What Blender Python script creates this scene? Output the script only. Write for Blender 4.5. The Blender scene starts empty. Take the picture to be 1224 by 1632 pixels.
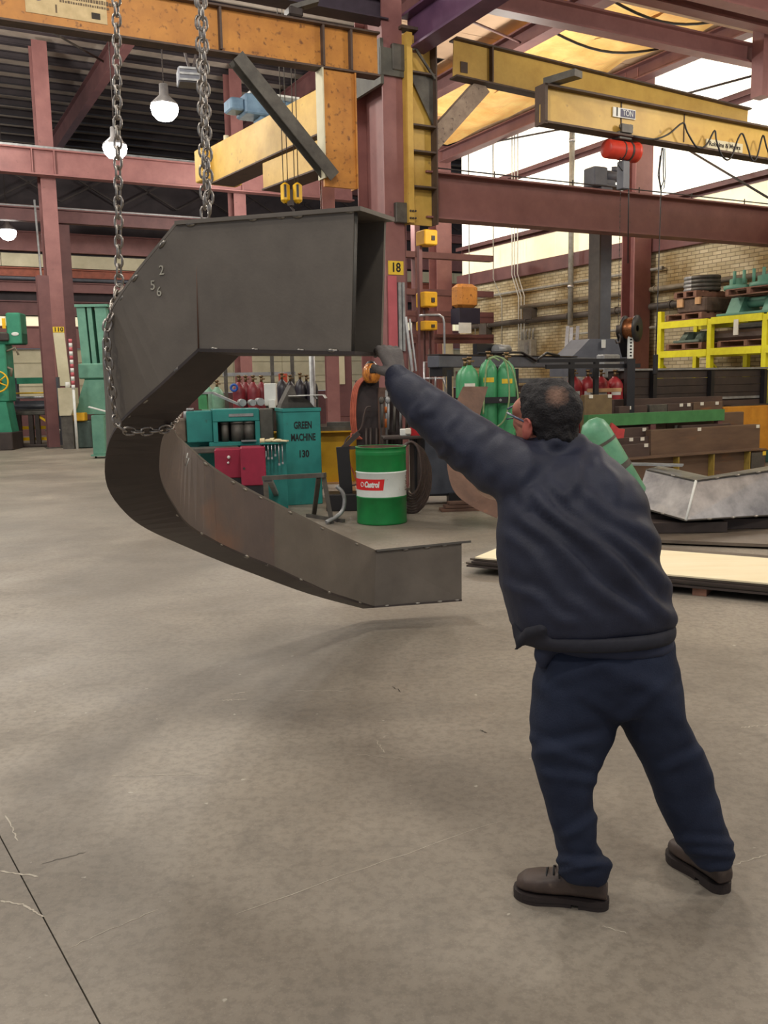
import bpy, bmesh, math, random
from math import *
from mathutils import Vector, Matrix, noise
random.seed(7)
# ------------------------------------------------------------------ camera, world, exposure
F = 1450.0; TH = atan(206/1450); RO = radians(1.1); H = 1.6; A = radians(28)
ct, st, cr, sr = cos(TH), sin(TH), cos(RO), sin(RO)
FW = Vector((0, ct, -st)); U0 = Vector((0, st, ct)); X0 = Vector((1, 0, 0))
RV = X0*cr - U0*sr; UV = U0*cr + X0*sr
scn = bpy.context.scene; col = scn.collection
cam = bpy.data.objects.new('camera', bpy.data.cameras.new('camera')); col.objects.link(cam)
cam.data.sensor_fit = 'VERTICAL'; cam.data.sensor_height = 24; cam.data.lens = F/1632*24
cam.data.clip_start = .05; cam.data.clip_end = 300
m = Matrix((RV, UV, -FW)).transposed().to_4x4(); m.translation = (0, 0, H); cam.matrix_world = m
scn.camera = cam
scn.view_settings.view_transform = 'Standard'; scn.view_settings.look = 'None'
scn.view_settings.gamma = 1; scn.view_settings.use_curve_mapping = False
scn.view_settings.exposure = 0.0
w = bpy.data.worlds.new('world'); scn.world = w; w.use_nodes = True
w.node_tree.nodes['Background'].inputs[0].default_value = (.80, .84, .95, 1)
w.node_tree.nodes['Background'].inputs[1].default_value = .34

# ------------------------------------------------------------------ projection helpers (pixel -> place)
OX, OY = .26, 13.5; ca, sa = cos(A), sin(A)
def ray(px, py): return FW + RV*((px-612)/F) + UV*((816-py)/F)
def P(px, py, Y):
    d = ray(px, py); return Vector((0, 0, H)) + d*(Y/d.y)
def Z(px, py, z):
    d = ray(px, py); return Vector((0, 0, H)) + d*((z-H)/d.z)
def B(u, v, z): return Vector((OX+u*ca-v*sa, OY+u*sa+v*ca, z))
def toB(p): x, y = p[0]-OX, p[1]-OY; return (x*ca+y*sa, -x*sa+y*ca, p[2])
def hv(px, py, v):
    d = ray(px, py); o = toB((0, 0, 0)); t = (v-o[1])/(-d.x*sa+d.y*ca); return (o[0]+(d.x*ca+d.y*sa)*t, H+d.z*t)
def hu(px, py, u):
    d = ray(px, py); o = toB((0, 0, 0)); t = (u-o[0])/(d.x*ca+d.y*sa); return (o[1]+(-d.x*sa+d.y*ca)*t, H+d.z*t)

# ------------------------------------------------------------------ lights
def area(loc, size, power, colr=(1, .95, .86)):
    l = bpy.data.lights.new('bay_and_fill_light', 'POINT'); l.shadow_soft_size = size*.35; l.energy = power*1.35; l.color = colr
    o = bpy.data.objects.new('bay_and_fill_light', l); o.location = loc; col.objects.link(o); return o
for (u, v, z, p) in [(-11, -12, 7.8, 420), (-5.5, -13, 7.8, 420), (-9, -5, 7.8, 420), (-3.5, -6, 7.8, 420), (-10, 3, 7.8, 420), (-4, 3.5, 7.8, 420),
                     (-12, 11, 7.8, 420), (-5, 11, 7.8, 420), (4.6, -6, 5.7, 300), (4.4, 3.5, 5.9, 260), (4.4, 9, 5.9, 220), (1.5, -14, 7, 300), (3, 14, 7, 300), (-4, 13, 9.3, 260), (-9, 8, 9.3, 260), (-8, 27, 8.6, 350)]:  # the two highest are extra fills, added to brighten the left roof deck
    area(B(u, v, z), 1.0, p)

# ------------------------------------------------------------------ materials
def lin(c): return tuple(((x/255)/12.92 if x/255 <= .04045 else ((x/255+.055)/1.055)**2.4) for x in c)
_m = {}
def mat(name, c, rough=.6, metal=0., c2=None, ns=6., amt=.5, bump=.0, bs=60., emit=0., spots=None, sscale=14., sth=.62, stretch=None, alpha=None, spec=.5):
    if name in _m: return _m[name]
    m = bpy.data.materials.new(name); m.use_nodes = True; nt = m.node_tree; N = nt.nodes; L = nt.links
    b = N['Principled BSDF']; b.inputs['Roughness'].default_value = rough; b.inputs['Metallic'].default_value = metal
    b.inputs['Specular IOR Level'].default_value = spec
    tc = N.new('ShaderNodeTexCoord'); mp = N.new('ShaderNodeMapping'); L.new(tc.outputs['Object'], mp.inputs['Vector'])
    if stretch: mp.inputs['Scale'].default_value = stretch
    n = N.new('ShaderNodeTexNoise'); n.inputs['Scale'].default_value = ns; n.inputs['Detail'].default_value = 7; n.inputs['Roughness'].default_value = .62
    L.new(mp.outputs[0], n.inputs['Vector'])
    c2 = c2 or tuple(max(0, x*.78) for x in c)
    r = N.new('ShaderNodeValToRGB'); r.color_ramp.elements[0].position = .5-.3*(1-amt)-.05; r.color_ramp.elements[1].position = .5+.3*(1-amt)+.05
    r.color_ramp.elements[0].color = lin(c2)+(1,); r.color_ramp.elements[1].color = lin(c)+(1,)
    L.new(n.outputs['Fac'], r.inputs[0]); out = r.outputs[0]
    if spots:
        n2 = N.new('ShaderNodeTexNoise'); n2.inputs['Scale'].default_value = sscale; n2.inputs['Detail'].default_value = 5
        L.new(mp.outputs[0], n2.inputs['Vector'])
        r2 = N.new('ShaderNodeValToRGB'); r2.color_ramp.elements[0].position = sth; r2.color_ramp.elements[1].position = sth+.13
        L.new(n2.outputs['Fac'], r2.inputs[0]); mx = N.new('ShaderNodeMixRGB'); L.new(r2.outputs[0], mx.inputs[0])
        L.new(out, mx.inputs[1]); mx.inputs[2].default_value = lin(spots)+(1,); out = mx.outputs[0]
    L.new(out, b.inputs['Base Color'])
    if emit: L.new(out, b.inputs['Emission Color']); b.inputs['Emission Strength'].default_value = emit
    if bump:
        n3 = N.new('ShaderNodeTexNoise'); n3.inputs['Scale'].default_value = bs; n3.inputs['Detail'].default_value = 4
        L.new(mp.outputs[0], n3.inputs['Vector'])
        bp = N.new('ShaderNodeBump'); bp.inputs['Strength'].default_value = bump; bp.inputs['Distance'].default_value = .01
        L.new(n3.outputs['Fac'], bp.inputs['Height']); L.new(bp.outputs[0], b.inputs['Normal'])
    _m[name] = m; return m
M_red = mat('red_steel_paint', (150, 102, 98), .55, c2=(128, 84, 82), ns=2.5, spots=(108, 76, 70), sscale=9, sth=.68)
M_redd = mat('dark_red_steel_paint', (120, 80, 78), .55, c2=(98, 63, 64), ns=2.5)
M_yel = mat('yellow_crane_paint', (214, 176, 86), .5, c2=(188, 148, 66), ns=3, spots=(128, 96, 60), sscale=6, sth=.66)
M_org = mat('orange_crane_paint', (204, 140, 62), .55, c2=(172, 112, 50), ns=3, spots=(120, 76, 40), sscale=14, sth=.58)
M_flg = mat('grimy_flange', (96, 76, 64), .7, c2=(70, 58, 52), ns=6)
M_gsteel = mat('grey_brace_steel', (104, 100, 92), .55, .3, c2=(72, 68, 64), ns=5)
M_mill = mat('mill_scale_steel', (122, 114, 104), .5, .12, c2=(102, 95, 87), ns=3.5, spots=(128, 104, 86), sscale=2.6, sth=.62, bump=.05, bs=90)
M_mill2 = mat('mill_scale_steel_rusted', (112, 98, 92), .5, .15, c2=(92, 83, 80), ns=3, spots=(122, 94, 80), sscale=2.2, sth=.56, bump=.05)
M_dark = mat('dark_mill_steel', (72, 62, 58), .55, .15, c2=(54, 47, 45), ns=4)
M_edge = mat('bright_plate_edge', (150, 148, 142), .35, .8, c2=(104, 100, 96), ns=12)
M_weld = mat('weld_metal', (176, 172, 164), .35, .85, c2=(90, 84, 78), ns=40)
M_chain = mat('chain_steel', (186, 180, 172), .3, .75, c2=(118, 108, 100), ns=30, spots=(70, 58, 50), sscale=40, sth=.6)
M_conc_wall = mat('cream_wall', (206, 198, 170), .8, c2=(176, 168, 140), ns=2)
M_cream = mat('cream_panel', (222, 214, 184), .7, c2=(200, 192, 160), ns=2)
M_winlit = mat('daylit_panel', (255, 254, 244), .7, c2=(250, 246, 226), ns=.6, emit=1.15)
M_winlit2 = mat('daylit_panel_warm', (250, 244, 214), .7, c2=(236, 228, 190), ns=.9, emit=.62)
M_tan = mat('tan_roof_sheet', (206, 176, 146), .7, c2=(186, 154, 126), ns=1.2)
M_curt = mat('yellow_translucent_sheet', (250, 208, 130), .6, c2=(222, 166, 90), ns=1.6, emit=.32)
M_deck = mat('roof_deck', (196, 182, 168), .7, c2=(160, 148, 138), ns=2)
M_purl = mat('dark_purlin', (66, 57, 60), .7, c2=(50, 44, 47), ns=2)
M_black = mat('black_paint', (34, 33, 36), .45, c2=(26, 25, 28), ns=5)
M_rub = mat('black_rubber', (30, 29, 30), .8, c2=(22, 22, 22), ns=9)
M_gry = mat('machine_grey', (98, 100, 108), .5, c2=(78, 80, 88), ns=4)
M_lgry = mat('light_grey_steel', (170, 172, 172), .45, .4, c2=(130, 130, 130), ns=8)
M_alu = mat('bright_aluminium', (205, 206, 208), .3, .7, c2=(170, 170, 174), ns=8)
M_teal = mat('teal_machine_paint', (44, 140, 132), .5, c2=(34, 116, 112), ns=3, spots=(50, 80, 74), sscale=8, sth=.7)
M_grn = mat('green_machine_paint', (62, 152, 118), .5, c2=(46, 124, 98), ns=3, spots=(44, 80, 66), sscale=8, sth=.68)
M_pgrn = mat('pale_green_machine_paint', (110, 160, 138), .55, c2=(84, 134, 116), ns=3)
M_cgrn = mat('gas_cylinder_green', (84, 164, 114), .4, c2=(60, 138, 92), ns=4, spots=(60, 100, 72), sscale=18, sth=.7)
M_cred = mat('gas_cylinder_red', (172, 52, 58), .4, c2=(140, 38, 46), ns=4)
M_cblk = mat('gas_cylinder_black', (48, 46, 54), .35, c2=(36, 34, 40), ns=4)
M_drumg = mat('drum_green', (16, 128, 62), .4, c2=(12, 110, 52), ns=7, spots=(20, 96, 54), sscale=30, sth=.66)
M_white = mat('white_paint', (228, 230, 226), .5, c2=(208, 210, 204), ns=5)
M_drumw = mat('drum_white', (226, 232, 228), .4, c2=(206, 214, 208), ns=5, spots=(176, 170, 160), sscale=22, sth=.70)
M_drumr = mat('label_red', (214, 36, 36), .4, c2=(200, 30, 32), ns=5)
M_rust = mat('rusty_steel', (120, 92, 78), .65, .2, c2=(92, 70, 60), ns=5, spots=(132, 90, 68), sscale=5, sth=.58, bump=.1)
M_brn = mat('brown_mill_beam', (122, 98, 78), .6, .15, c2=(94, 74, 62), ns=3, stretch=(.4, 1, 2), spots=(134, 92, 60), sscale=4, sth=.6)
M_brn2 = mat('brown_dark_beam', (96, 78, 70), .6, .15, c2=(74, 60, 56), ns=3, stretch=(.4, 1, 2))
M_maroon = mat('maroon_toolbox', (158, 38, 66), .4, c2=(132, 28, 54), ns=4)
M_girdy = mat('bright_yellow_girder', (232, 180, 36), .5, c2=(206, 152, 30), ns=3)
M_rack = mat('rack_yellow', (240, 232, 40), .45, c2=(220, 206, 30), ns=6)
M_wood = mat('pallet_wood', (150, 108, 88), .8, c2=(112, 80, 66), ns=6, stretch=(1, 6, 1))
M_wood2 = mat('pale_wood', (214, 170, 124), .8, c2=(180, 136, 96), ns=6)
M_ply = mat('pale_plywood', (252, 240, 206), .75, c2=(244, 228, 188), ns=1.6, stretch=(1, 5, 1))
M_silver = mat('bare_silver_steel', (214, 214, 214), .3, .8, c2=(120, 120, 126), ns=2.6, spots=(210, 208, 204), sscale=3, sth=.6)
M_copper = mat('copper_wire', (196, 128, 84), .35, .8, c2=(120, 76, 50), ns=60)
M_hose = mat('welding_hose', (92, 76, 70), .7, c2=(66, 56, 54), ns=14)
M_ohose = mat('orange_hose', (196, 104, 78), .6, c2=(160, 78, 58), ns=14)
M_ghose = mat('pale_green_hose', (150, 176, 128), .5, c2=(120, 140, 96), ns=14)
M_tag = mat('white_tag', (232, 228, 214), .6, c2=(216, 210, 196), ns=9)
M_ytag = mat('yellow_tag', (240, 204, 60), .6, c2=(228, 188, 50), ns=9)
M_blk_ink = mat('black_ink', (26, 24, 26), .7)
M_ink_brown = mat('dark_lettering', (58, 50, 40), .7)
M_blue = mat('blue_grey_motor', (122, 152, 176), .5, c2=(90, 116, 140), ns=5)
M_hoist = mat('red_hoist', (214, 66, 44), .4, c2=(184, 50, 36), ns=5)
M_hookyel = mat('hook_block_yellow', (246, 200, 30), .4, c2=(228, 176, 20), ns=5)
M_lamp = mat('lamp_lens', (255, 252, 246), .5, c2=(255, 250, 240), emit=14.)
M_pink = mat('pink_channel', (196, 96, 104), .5, c2=(172, 80, 88), ns=3)

# ------------------------------------------------------------------ mesh builder
def rotz(p, a): c, s = cos(a), sin(a); return (p[0]*c-p[1]*s, p[0]*s+p[1]*c, p[2])
class MB:
    def __init__(s): s.v = []; s.f = []; s.sm = []
    def add(s, vs, fs, smooth=False):
        n = len(s.v); s.v += [tuple(v) for v in vs]; s.f += [tuple(i+n for i in f) for f in fs]; s.sm += [smooth]*len(fs); return s
    def box(s, x0, x1, y0, y1, z0, z1, bev=0.):
        b = min(bev, (x1-x0)*.3, (y1-y0)*.3, (z1-z0)*.3)
        if b > 0:
            vs = []; 
            for z, i in ((z0, b), (z0+b, 0), (z1-b, 0), (z1, b)):
                xa, xb, ya, yb = x0+i, x1-i, y0+i, y1-i
                vs += [(xa+b, ya, z), (xb-b, ya, z), (xb, ya+b, z), (xb, yb-b, z), (xb-b, yb, z), (xa+b, yb, z), (xa, yb-b, z), (xa, ya+b, z)]
            fs = [tuple(range(7, -1, -1)), tuple(range(24, 32))]
            for k in range(3):
                for j in range(8): a, c = k*8+j, k*8+(j+1) % 8; fs.append((a, c, c+8, a+8))
            return s.add(vs, fs)
        return s.add([(x, y, z) for z in (z0, z1) for y in (y0, y1) for x in (x0, x1)], [(0, 2, 3, 1), (4, 5, 7, 6), (0, 1, 5, 4), (2, 6, 7, 3), (0, 4, 6, 2), (1, 3, 7, 5)])
    def frame(s, p0, p1, up=(0, 0, 1)):
        p0, p1 = Vector(p0), Vector(p1); d = (p1-p0).normalized(); up = Vector(up)
        if abs(d.dot(up)) > .98: up = Vector((0, 1, 0)) if abs(d.y) < .9 else Vector((1, 0, 0))
        x = d.cross(up).normalized(); return p0, p1, x, x.cross(d).normalized()
    def bar(s, p0, p1, wd, ht, up=(0, 0, 1)):
        p0, p1, x, u = s.frame(p0, p1, up); vs = []
        for p in (p0, p1):
            for a, b in ((-1, -1), (1, -1), (1, 1), (-1, 1)): vs.append(p+x*(a*wd/2)+u*(b*ht/2))
        return s.add(vs, [(3, 2, 1, 0), (4, 5, 6, 7), (0, 1, 5, 4), (1, 2, 6, 5), (2, 3, 7, 6), (3, 0, 4, 7)])
    def sect(s, p0, p1, poly, up=(0, 0, 1)):
        p0, p1, x, u = s.frame(p0, p1, up); n = len(poly)
        vs = [p+x*a+u*b for p in (p0, p1) for a, b in poly]
        return s.add(vs, [tuple(range(n-1, -1, -1)), tuple(range(n, 2*n))]+[(i, (i+1) % n, n+(i+1) % n, n+i) for i in range(n)])
    def ibeam(s, p0, p1, h, wd, tf=.02, tw=.012, up=(0, 0, 1)):
        s.bar(Vector(p0)+Vector(up)*(h/2-tf/2), Vector(p1)+Vector(up)*(h/2-tf/2), wd, tf, up)
        s.bar(Vector(p0)-Vector(up)*(h/2-tf/2), Vector(p1)-Vector(up)*(h/2-tf/2), wd, tf, up)
        return s.bar(p0, p1, tw, h-2*tf, up)
    def cyl(s, p0, p1, r0, r1=None, n=14, smooth=True):
        r1 = r0 if r1 is None else r1; p0, p1, x, u = s.frame(p0, p1); vs = []
        for p, r in ((p0, r0), (p1, r1)):
            for i in range(n): t = 2*pi*i/n; vs.append(p+x*(r*cos(t))+u*(r*sin(t)))
        s.add(vs, [(i, (i+1) % n, n+(i+1) % n, n+i) for i in range(n)], smooth)
        k = len(s.v)-2*n; s.f += [tuple(k+i for i in range(n-1, -1, -1)), tuple(k+n+i for i in range(n))]; s.sm += [False, False]; return s
    def tube(s, pts, r, n=7, closed=False):
        pts = [Vector(p) for p in pts]; vs = []; m = len(pts); ref = None
        for i, p in enumerate(pts):
            a = pts[i-1] if (i or closed) else p; b = pts[(i+1) % m] if (i < m-1 or closed) else p
            d = (b-a).normalized()
            if ref is None: ref = Vector((0, 0, 1)) if abs(d.z) < .9 else Vector((1, 0, 0))
            x = d.cross(ref).normalized(); u = x.cross(d); ref = u
            for k in range(n): t = 2*pi*k/n; vs.append(p+x*(r*cos(t))+u*(r*sin(t)))
        fs = [(i*n+k, i*n+(k+1) % n, ((i+1) % m)*n+(k+1) % n, ((i+1) % m)*n+k) for i in range(m if closed else m-1) for k in range(n)]
        s.add(vs, fs, True)
        if not closed: q = len(s.v)-m*n; s.f += [tuple(q+i for i in range(n-1, -1, -1)), tuple(q+(m-1)*n+i for i in range(n))]; s.sm += [False]*2
        return s
    def lathe(s, prof, n=24, c=(0, 0, 0), a0=0, a1=2*pi):
        full = abs(a1-a0-2*pi) < 1e-6; vs = []; k = n if full else n+1
        for r, z in prof:
            for i in range(k): t = a0+(a1-a0)*i/n; vs.append((c[0]+r*cos(t), c[1]+r*sin(t), c[2]+z))
        fs = [(j*k+i, j*k+(i+1) % k, (j+1)*k+(i+1) % k, (j+1)*k+i) for j in range(len(prof)-1) for i in range(n)]
        return s.add(vs, fs, True)
    def prism(s, poly, y0, y1):           # poly in xz, extruded along y
        n = len(poly); vs = [(x, y, z) for y in (y0, y1) for x, z in poly]
        return s.add(vs, [tuple(range(n)), tuple(range(2*n-1, n-1, -1))]+[(i, n+i, n+(i+1) % n, (i+1) % n) for i in range(n)])
    def sph(s, c, rx, ry=None, rz=None, n=14, mtx=None):
        ry = ry or rx; rz = rz or rx; vs = []; h = n//2+1
        for j in range(h+1):
            a = pi*j/h
            for i in range(n):
                t = 2*pi*i/n; v = Vector((rx*sin(a)*cos(t), ry*sin(a)*sin(t), rz*cos(a)))
                if mtx: v = mtx @ v
                vs.append(Vector(c)+v)
        return s.add(vs, [(j*n+i, (j+1)*n+i, (j+1)*n+(i+1) % n, j*n+(i+1) % n) for j in range(h) for i in range(n)], True)
    def mesh(s, name, mt):
        me = bpy.data.meshes.new(name); me.from_pydata(s.v, [], s.f)
        bm = bmesh.new(); bm.from_mesh(me); bmesh.ops.remove_doubles(bm, verts=bm.verts, dist=1e-5); bmesh.ops.recalc_face_normals(bm, faces=bm.faces)
        big = len(bm.faces) == len(s.sm)
        if big:
            bm.faces.ensure_lookup_table()
            for f, k in zip(bm.faces, s.sm): f.smooth = k
        elif any(s.sm):
            for f in bm.faces: f.smooth = len(f.verts) < 5
            for e in bm.edges:
                if len(e.link_faces) == 2 and e.calc_face_angle(0) > .7: e.smooth = False
        bm.to_mesh(me); bm.free(); me.materials.append(mt); return me
    def build(s, name, mt, parent=None):
        o = bpy.data.objects.new(name, s.mesh(name, mt)); col.objects.link(o)
        if parent: o.parent = parent
        return o
def T(name, label, cat, loc=(0, 0, 0), rz=0., group=None):
    o = bpy.data.objects.new(name, None); o.empty_display_size = .1; col.objects.link(o); o.location = loc; o.rotation_euler = (0, 0, rz)
    o['label'] = label; o['category'] = cat
    if group: o['group'] = group
    return o
def tag(o, label=None, cat=None, group=None, kind=None):
    if label: o['label'] = label
    if cat: o['category'] = cat
    if group: o['group'] = group
    if kind: o['kind'] = kind
    return o
def S(o): o['kind'] = 'structure'; return o
def SE(name, loc=(0, 0, 0), rz=0.):
    o = bpy.data.objects.new(name, None); o.empty_display_size = .1; col.objects.link(o); o.location = loc; o.rotation_euler = (0, 0, rz); o['kind'] = 'structure'; return o
def cp(root, loc, rz=None, label=None, group=None):
    r = root.copy(); col.objects.link(r); r.location = loc
    if rz is not None: r.rotation_euler = (0, 0, rz)
    if label: r['label'] = label
    if group: r['group'] = group
    for ch in list(root.children):
        c = ch.copy(); col.objects.link(c); c.parent = r
        for g in ch.children: d = g.copy(); col.objects.link(d); d.parent = c
    return r
def inst(src, parent, loc=(0, 0, 0), rot=None):
    o = src.copy(); col.objects.link(o); o.parent = parent; o.location = loc
    if rot is not None: o.rotation_euler = rot
    return o
def text(body, size, mt, parent, loc, rot=(pi/2, 0, 0), width=None, bold=.0, name='lettering', shear=0.):
    cu = bpy.data.curves.new(name, 'FONT'); cu.body = body; cu.size = size; cu.extrude = .0012; cu.offset = bold; cu.align_x = 'CENTER'; cu.align_y = 'CENTER'; cu.resolution_u = 3; cu.shear = shear
    o = bpy.data.objects.new(name, cu); col.objects.link(o); bpy.context.view_layer.update()
    me = bpy.data.meshes.new_from_object(o.evaluated_get(bpy.context.evaluated_depsgraph_get())); bpy.data.objects.remove(o)
    if width:
        xs = [v.co.x for v in me.vertices]; k = width/(max(xs)-min(xs))
        for v in me.vertices: v.co.x *= k
    me.materials.clear(); me.materials.append(mt)
    o = bpy.data.objects.new(name, me); col.objects.link(o); o.parent = parent; o.location = loc; o.rotation_euler = rot; return o
def face(xl, xr, yt, yb, Y=None):
    """left, right, top, bottom pixels -> (centre x, Y, z bottom, width, height) of a face standing at depth Y (or on the floor)"""
    if Y is None: Y = Z((xl+xr)/2, yb, 0).y
    a = P(xl, (yt+yb)/2, Y); b = P(xr, (yt+yb)/2, Y); t = P((xl+xr)/2, yt, Y); k = P((xl+xr)/2, yb, Y)
    return (a.x+b.x)/2, Y, k.z, b.x-a.x, t.z-k.z
# ================================================================== THE SETTING
# ---- floor: two cast slabs on a sub-base, with a recessed joint between them
def floor_mat():
    m = bpy.data.materials.new('worn_concrete'); m.use_nodes = True; nt = m.node_tree; N = nt.nodes; L = nt.links; b = N['Principled BSDF']
    geo = N.new('ShaderNodeNewGeometry')
    def nz(sc, det=6, rg=.6, dist=0., ms=None):
        n = N.new('ShaderNodeTexNoise'); n.inputs['Scale'].default_value = sc; n.inputs['Detail'].default_value = det; n.inputs['Roughness'].default_value = rg; n.inputs['Distortion'].default_value = dist
        if ms:
            mp = N.new('ShaderNodeMapping'); mp.inputs['Scale'].default_value = ms; mp.inputs['Rotation'].default_value = (0, 0, .5); L.new(geo.outputs['Position'], mp.inputs[0]); L.new(mp.outputs[0], n.inputs['Vector'])
        else: L.new(geo.outputs['Position'], n.inputs['Vector'])
        return n.outputs['Fac']
    def ramp(src, stops):
        r = N.new('ShaderNodeValToRGB'); e = r.color_ramp.elements
        while len(e) < len(stops): e.new(.5)
        for k, (p, c) in enumerate(stops): e[k].position = p; e[k].color = (c if len(c) == 4 else lin(c)+(1,))
        L.new(src, r.inputs[0]); return r.outputs[0]
    def mix(f, a, c, mode='MIX'):
        x = N.new('ShaderNodeMixRGB'); x.blend_type = mode
        if isinstance(f, float): x.inputs[0].default_value = f
        else: L.new(f, x.inputs[0])
        L.new(a, x.inputs[1])
        if isinstance(c, tuple): x.inputs[2].default_value = lin(c)+(1,)
        else: L.new(c, x.inputs[2])
        return x.outputs[0]
    g = lambda v: (v, v, v, 1)
    base = ramp(nz(.55, 7, .6, .6), [(.30, (118, 110, 99)), (.50, (146, 137, 124)), (.72, (164, 155, 141))])
    c = mix(ramp(nz(.23, 4, .55, 1.2), [(.44, g(0)), (.62, g(.5))]), base, (104, 97, 88))
    c = mix(ramp(nz(3.2, 8, .7, .4), [(.52, g(0)), (.66, g(.35))]), c, (104, 98, 90))
    c = mix(ramp(nz(26, 5, .7), [(.40, g(.35)), (.55, g(0))]), c, (96, 90, 82))
    c = mix(ramp(nz(130, 3, .7), [(.60, g(0)), (.72, g(.35))]), c, (184, 176, 160))
    c = mix(ramp(nz(2.6, 9, .8, .3, (1, 9, 1)), [(.66, g(0)), (.70, g(.4))]), c, (178, 170, 156))
    c = mix(ramp(nz(2.2, 9, .8, .3, (7, 1, 1)), [(.67, g(0)), (.71, g(.4))]), c, (86, 82, 76))
    c = mix(ramp(nz(19, 2, .5), [(.74, g(0)), (.77, g(.7))]), c, (190, 184, 170))
    L.new(c, b.inputs['Base Color'])
    L.new(ramp(nz(.9, 5, .6), [(.35, g(.42)), (.65, g(.62))]), b.inputs['Roughness'])
    bp = N.new('ShaderNodeBump'); bp.inputs['Strength'].default_value = .25; bp.inputs['Distance'].default_value = .004; L.new(nz(60, 6, .7), bp.inputs['Height']); L.new(bp.outputs[0], b.inputs['Normal'])
    return m
M_floor = floor_mat()
floor = S(MB().box(-26, 24, -8, 62, -.30, -.02).build('floor', mat('sub_base', (96, 90, 82), .9)))
j0, j1 = Z(7, 1346, 0), Z(157, 1627, 0); jd = (j1-j0).normalized(); jn = Vector((-jd.y, jd.x, 0))*.0016
def jx(y, o): p = j0+o; return p.x+jd.x*(y-p.y)/jd.y
def slab(poly):
    n = len(poly); return MB().add([(x, y, z) for z in (-.02, 0) for x, y in poly], [tuple(range(n-1, -1, -1)), tuple(range(n, 2*n))]+[(i, (i+1) % n, n+(i+1) % n, n+i) for i in range(n)]).build('slab', M_floor, floor)
e = 1 if jn.x > 0 else -1
yq = j0.y + (-26-j0.x)/jd.x*jd.y
slab([(jx(-8, jn*e), -8), (24, -8), (24, 62), (-26, 62), (-26, yq+.008)])
slab([(-26, -8), (jx(-8, -jn*e), -8), (-26, yq-.008)])
M_scr = mat('pale_scratch', (196, 188, 172), .6, c2=(176, 168, 152), ns=30)
M_scd = mat('dark_scratch', (74, 68, 60), .6)
def scratch(pts, wd, mt=None):
    q = [Z(x, y, 0) for x, y in pts]; vs = []; n = len(q)
    for i, p in enumerate(q):
        d = (q[min(i+1, n-1)]-q[max(i-1, 0)]).normalized(); k = Vector((-d.y, d.x, 0))*wd*(.5+random.random()*.6 if 0 < i < n-1 else .2)
        vs += [p-k+Vector((0, 0, .0008)), p+k+Vector((0, 0, .0008))]
    MB().add(vs, [(2*i, 2*i+1, 2*i+3, 2*i+2) for i in range(n-1)]).build('scratch', mt or M_scr, floor)
def wig(a, b, n=14, s=2.): return [(a[0]+(b[0]-a[0])*i/n+random.uniform(-s, s), a[1]+(b[1]-a[1])*i/n+random.uniform(-s, s)*.5) for i in range(n+1)]
for a, b, wd, mt in [((0, 1389), (62, 1397), .005, None), ((0, 1436), (38, 1442), .004, None), ((38, 1442), (70, 1462), .004, None), ((245, 1236), (338, 1234), .0022, None), ((170, 1238), (228, 1236), .0015, None),
                     ((355, 1116), (392, 1115), .003, None), ((470, 1101), (556, 1101), .0018, None), ((568, 1202), (648, 1210), .0018, None), ((368, 1106), (390, 1104), .003, None),
                     ((372, 1458), (800, 1307), .0016, None), ((10, 1300), (28, 1340), .003, None), ((66, 1377), (138, 1358), .0022, M_scd), ((626, 1094), (640, 1104), .003, M_scd), ((765, 1164), (776, 1168), .004, M_scd),
                     ((960, 1476), (1000, 1488), .002, None), ((1170, 1378), (1224, 1362), .002, None), ((1180, 1160), (1224, 1155), .003, None), ((110, 1510), (250, 1450), .0014, None), ((600, 1180), (612, 1200), .002, None)]:
    scratch(wig(a, b), wd, mt)

# ---- right wall (brick below, daylit sheets above)
def brick_mat():
    m = bpy.data.materials.new('painted_brick'); m.use_nodes = True; nt = m.node_tree; N = nt.nodes; L = nt.links; b = N['Principled BSDF']; b.inputs['Roughness'].default_value = .85
    tc = N.new('ShaderNodeTexCoord'); mp = N.new('ShaderNodeMapping'); mp.inputs['Rotation'].default_value = (0, pi/2, pi/2); L.new(tc.outputs['Object'], mp.inputs[0])
    sp = N.new('ShaderNodeSeparateXYZ'); cb = N.new('ShaderNodeCombineXYZ'); L.new(tc.outputs['Object'], sp.inputs[0]); L.new(sp.outputs['Y'], cb.inputs['X']); L.new(sp.outputs['Z'], cb.inputs['Y'])
    br = N.new('ShaderNodeTexBrick'); L.new(cb.outputs[0], br.inputs[0]); br.inputs['Scale'].default_value = 1; br.inputs['Brick Width'].default_value = .23; br.inputs['Row Height'].default_value = .078; br.inputs['Mortar Size'].default_value = .008
    br.inputs['Color1'].default_value = lin((214, 202, 170))+(1,); br.inputs['Color2'].default_value = lin((186, 172, 138))+(1,); br.inputs['Mortar'].default_value = lin((140, 128, 104))+(1,)
    n = N.new('ShaderNodeTexNoise'); n.inputs['Scale'].default_value = .9; n.inputs['Detail'].default_value = 8; L.new(tc.outputs['Object'], n.inputs[0])
    r = N.new('ShaderNodeValToRGB'); r.color_ramp.elements[0].position = .42; r.color_ramp.elements[1].position = .62; L.new(n.outputs['Fac'], r.inputs[0])
    mx = N.new('ShaderNodeMixRGB'); L.new(r.outputs[0], mx.inputs[0]); L.new(br.outputs['Color'], mx.inputs[1]); mx.blend_type = 'MULTIPLY'; mx.inputs[2].default_value = lin((196, 180, 150))+(1,)
    L.new(mx.outputs[0], b.inputs['Base Color']); bp = N.new('ShaderNodeBump'); bp.inputs['Strength'].default_value = .6; bp.inputs['Distance'].default_value = .01; bp.invert = True; L.new(br.outputs['Fac'], bp.inputs['Height']); L.new(bp.outputs[0], b.inputs['Normal']); return m
UW = 8.5; VE = 11.5
wr = SE('wall_right', B(0, 0, 0), A)
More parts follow.
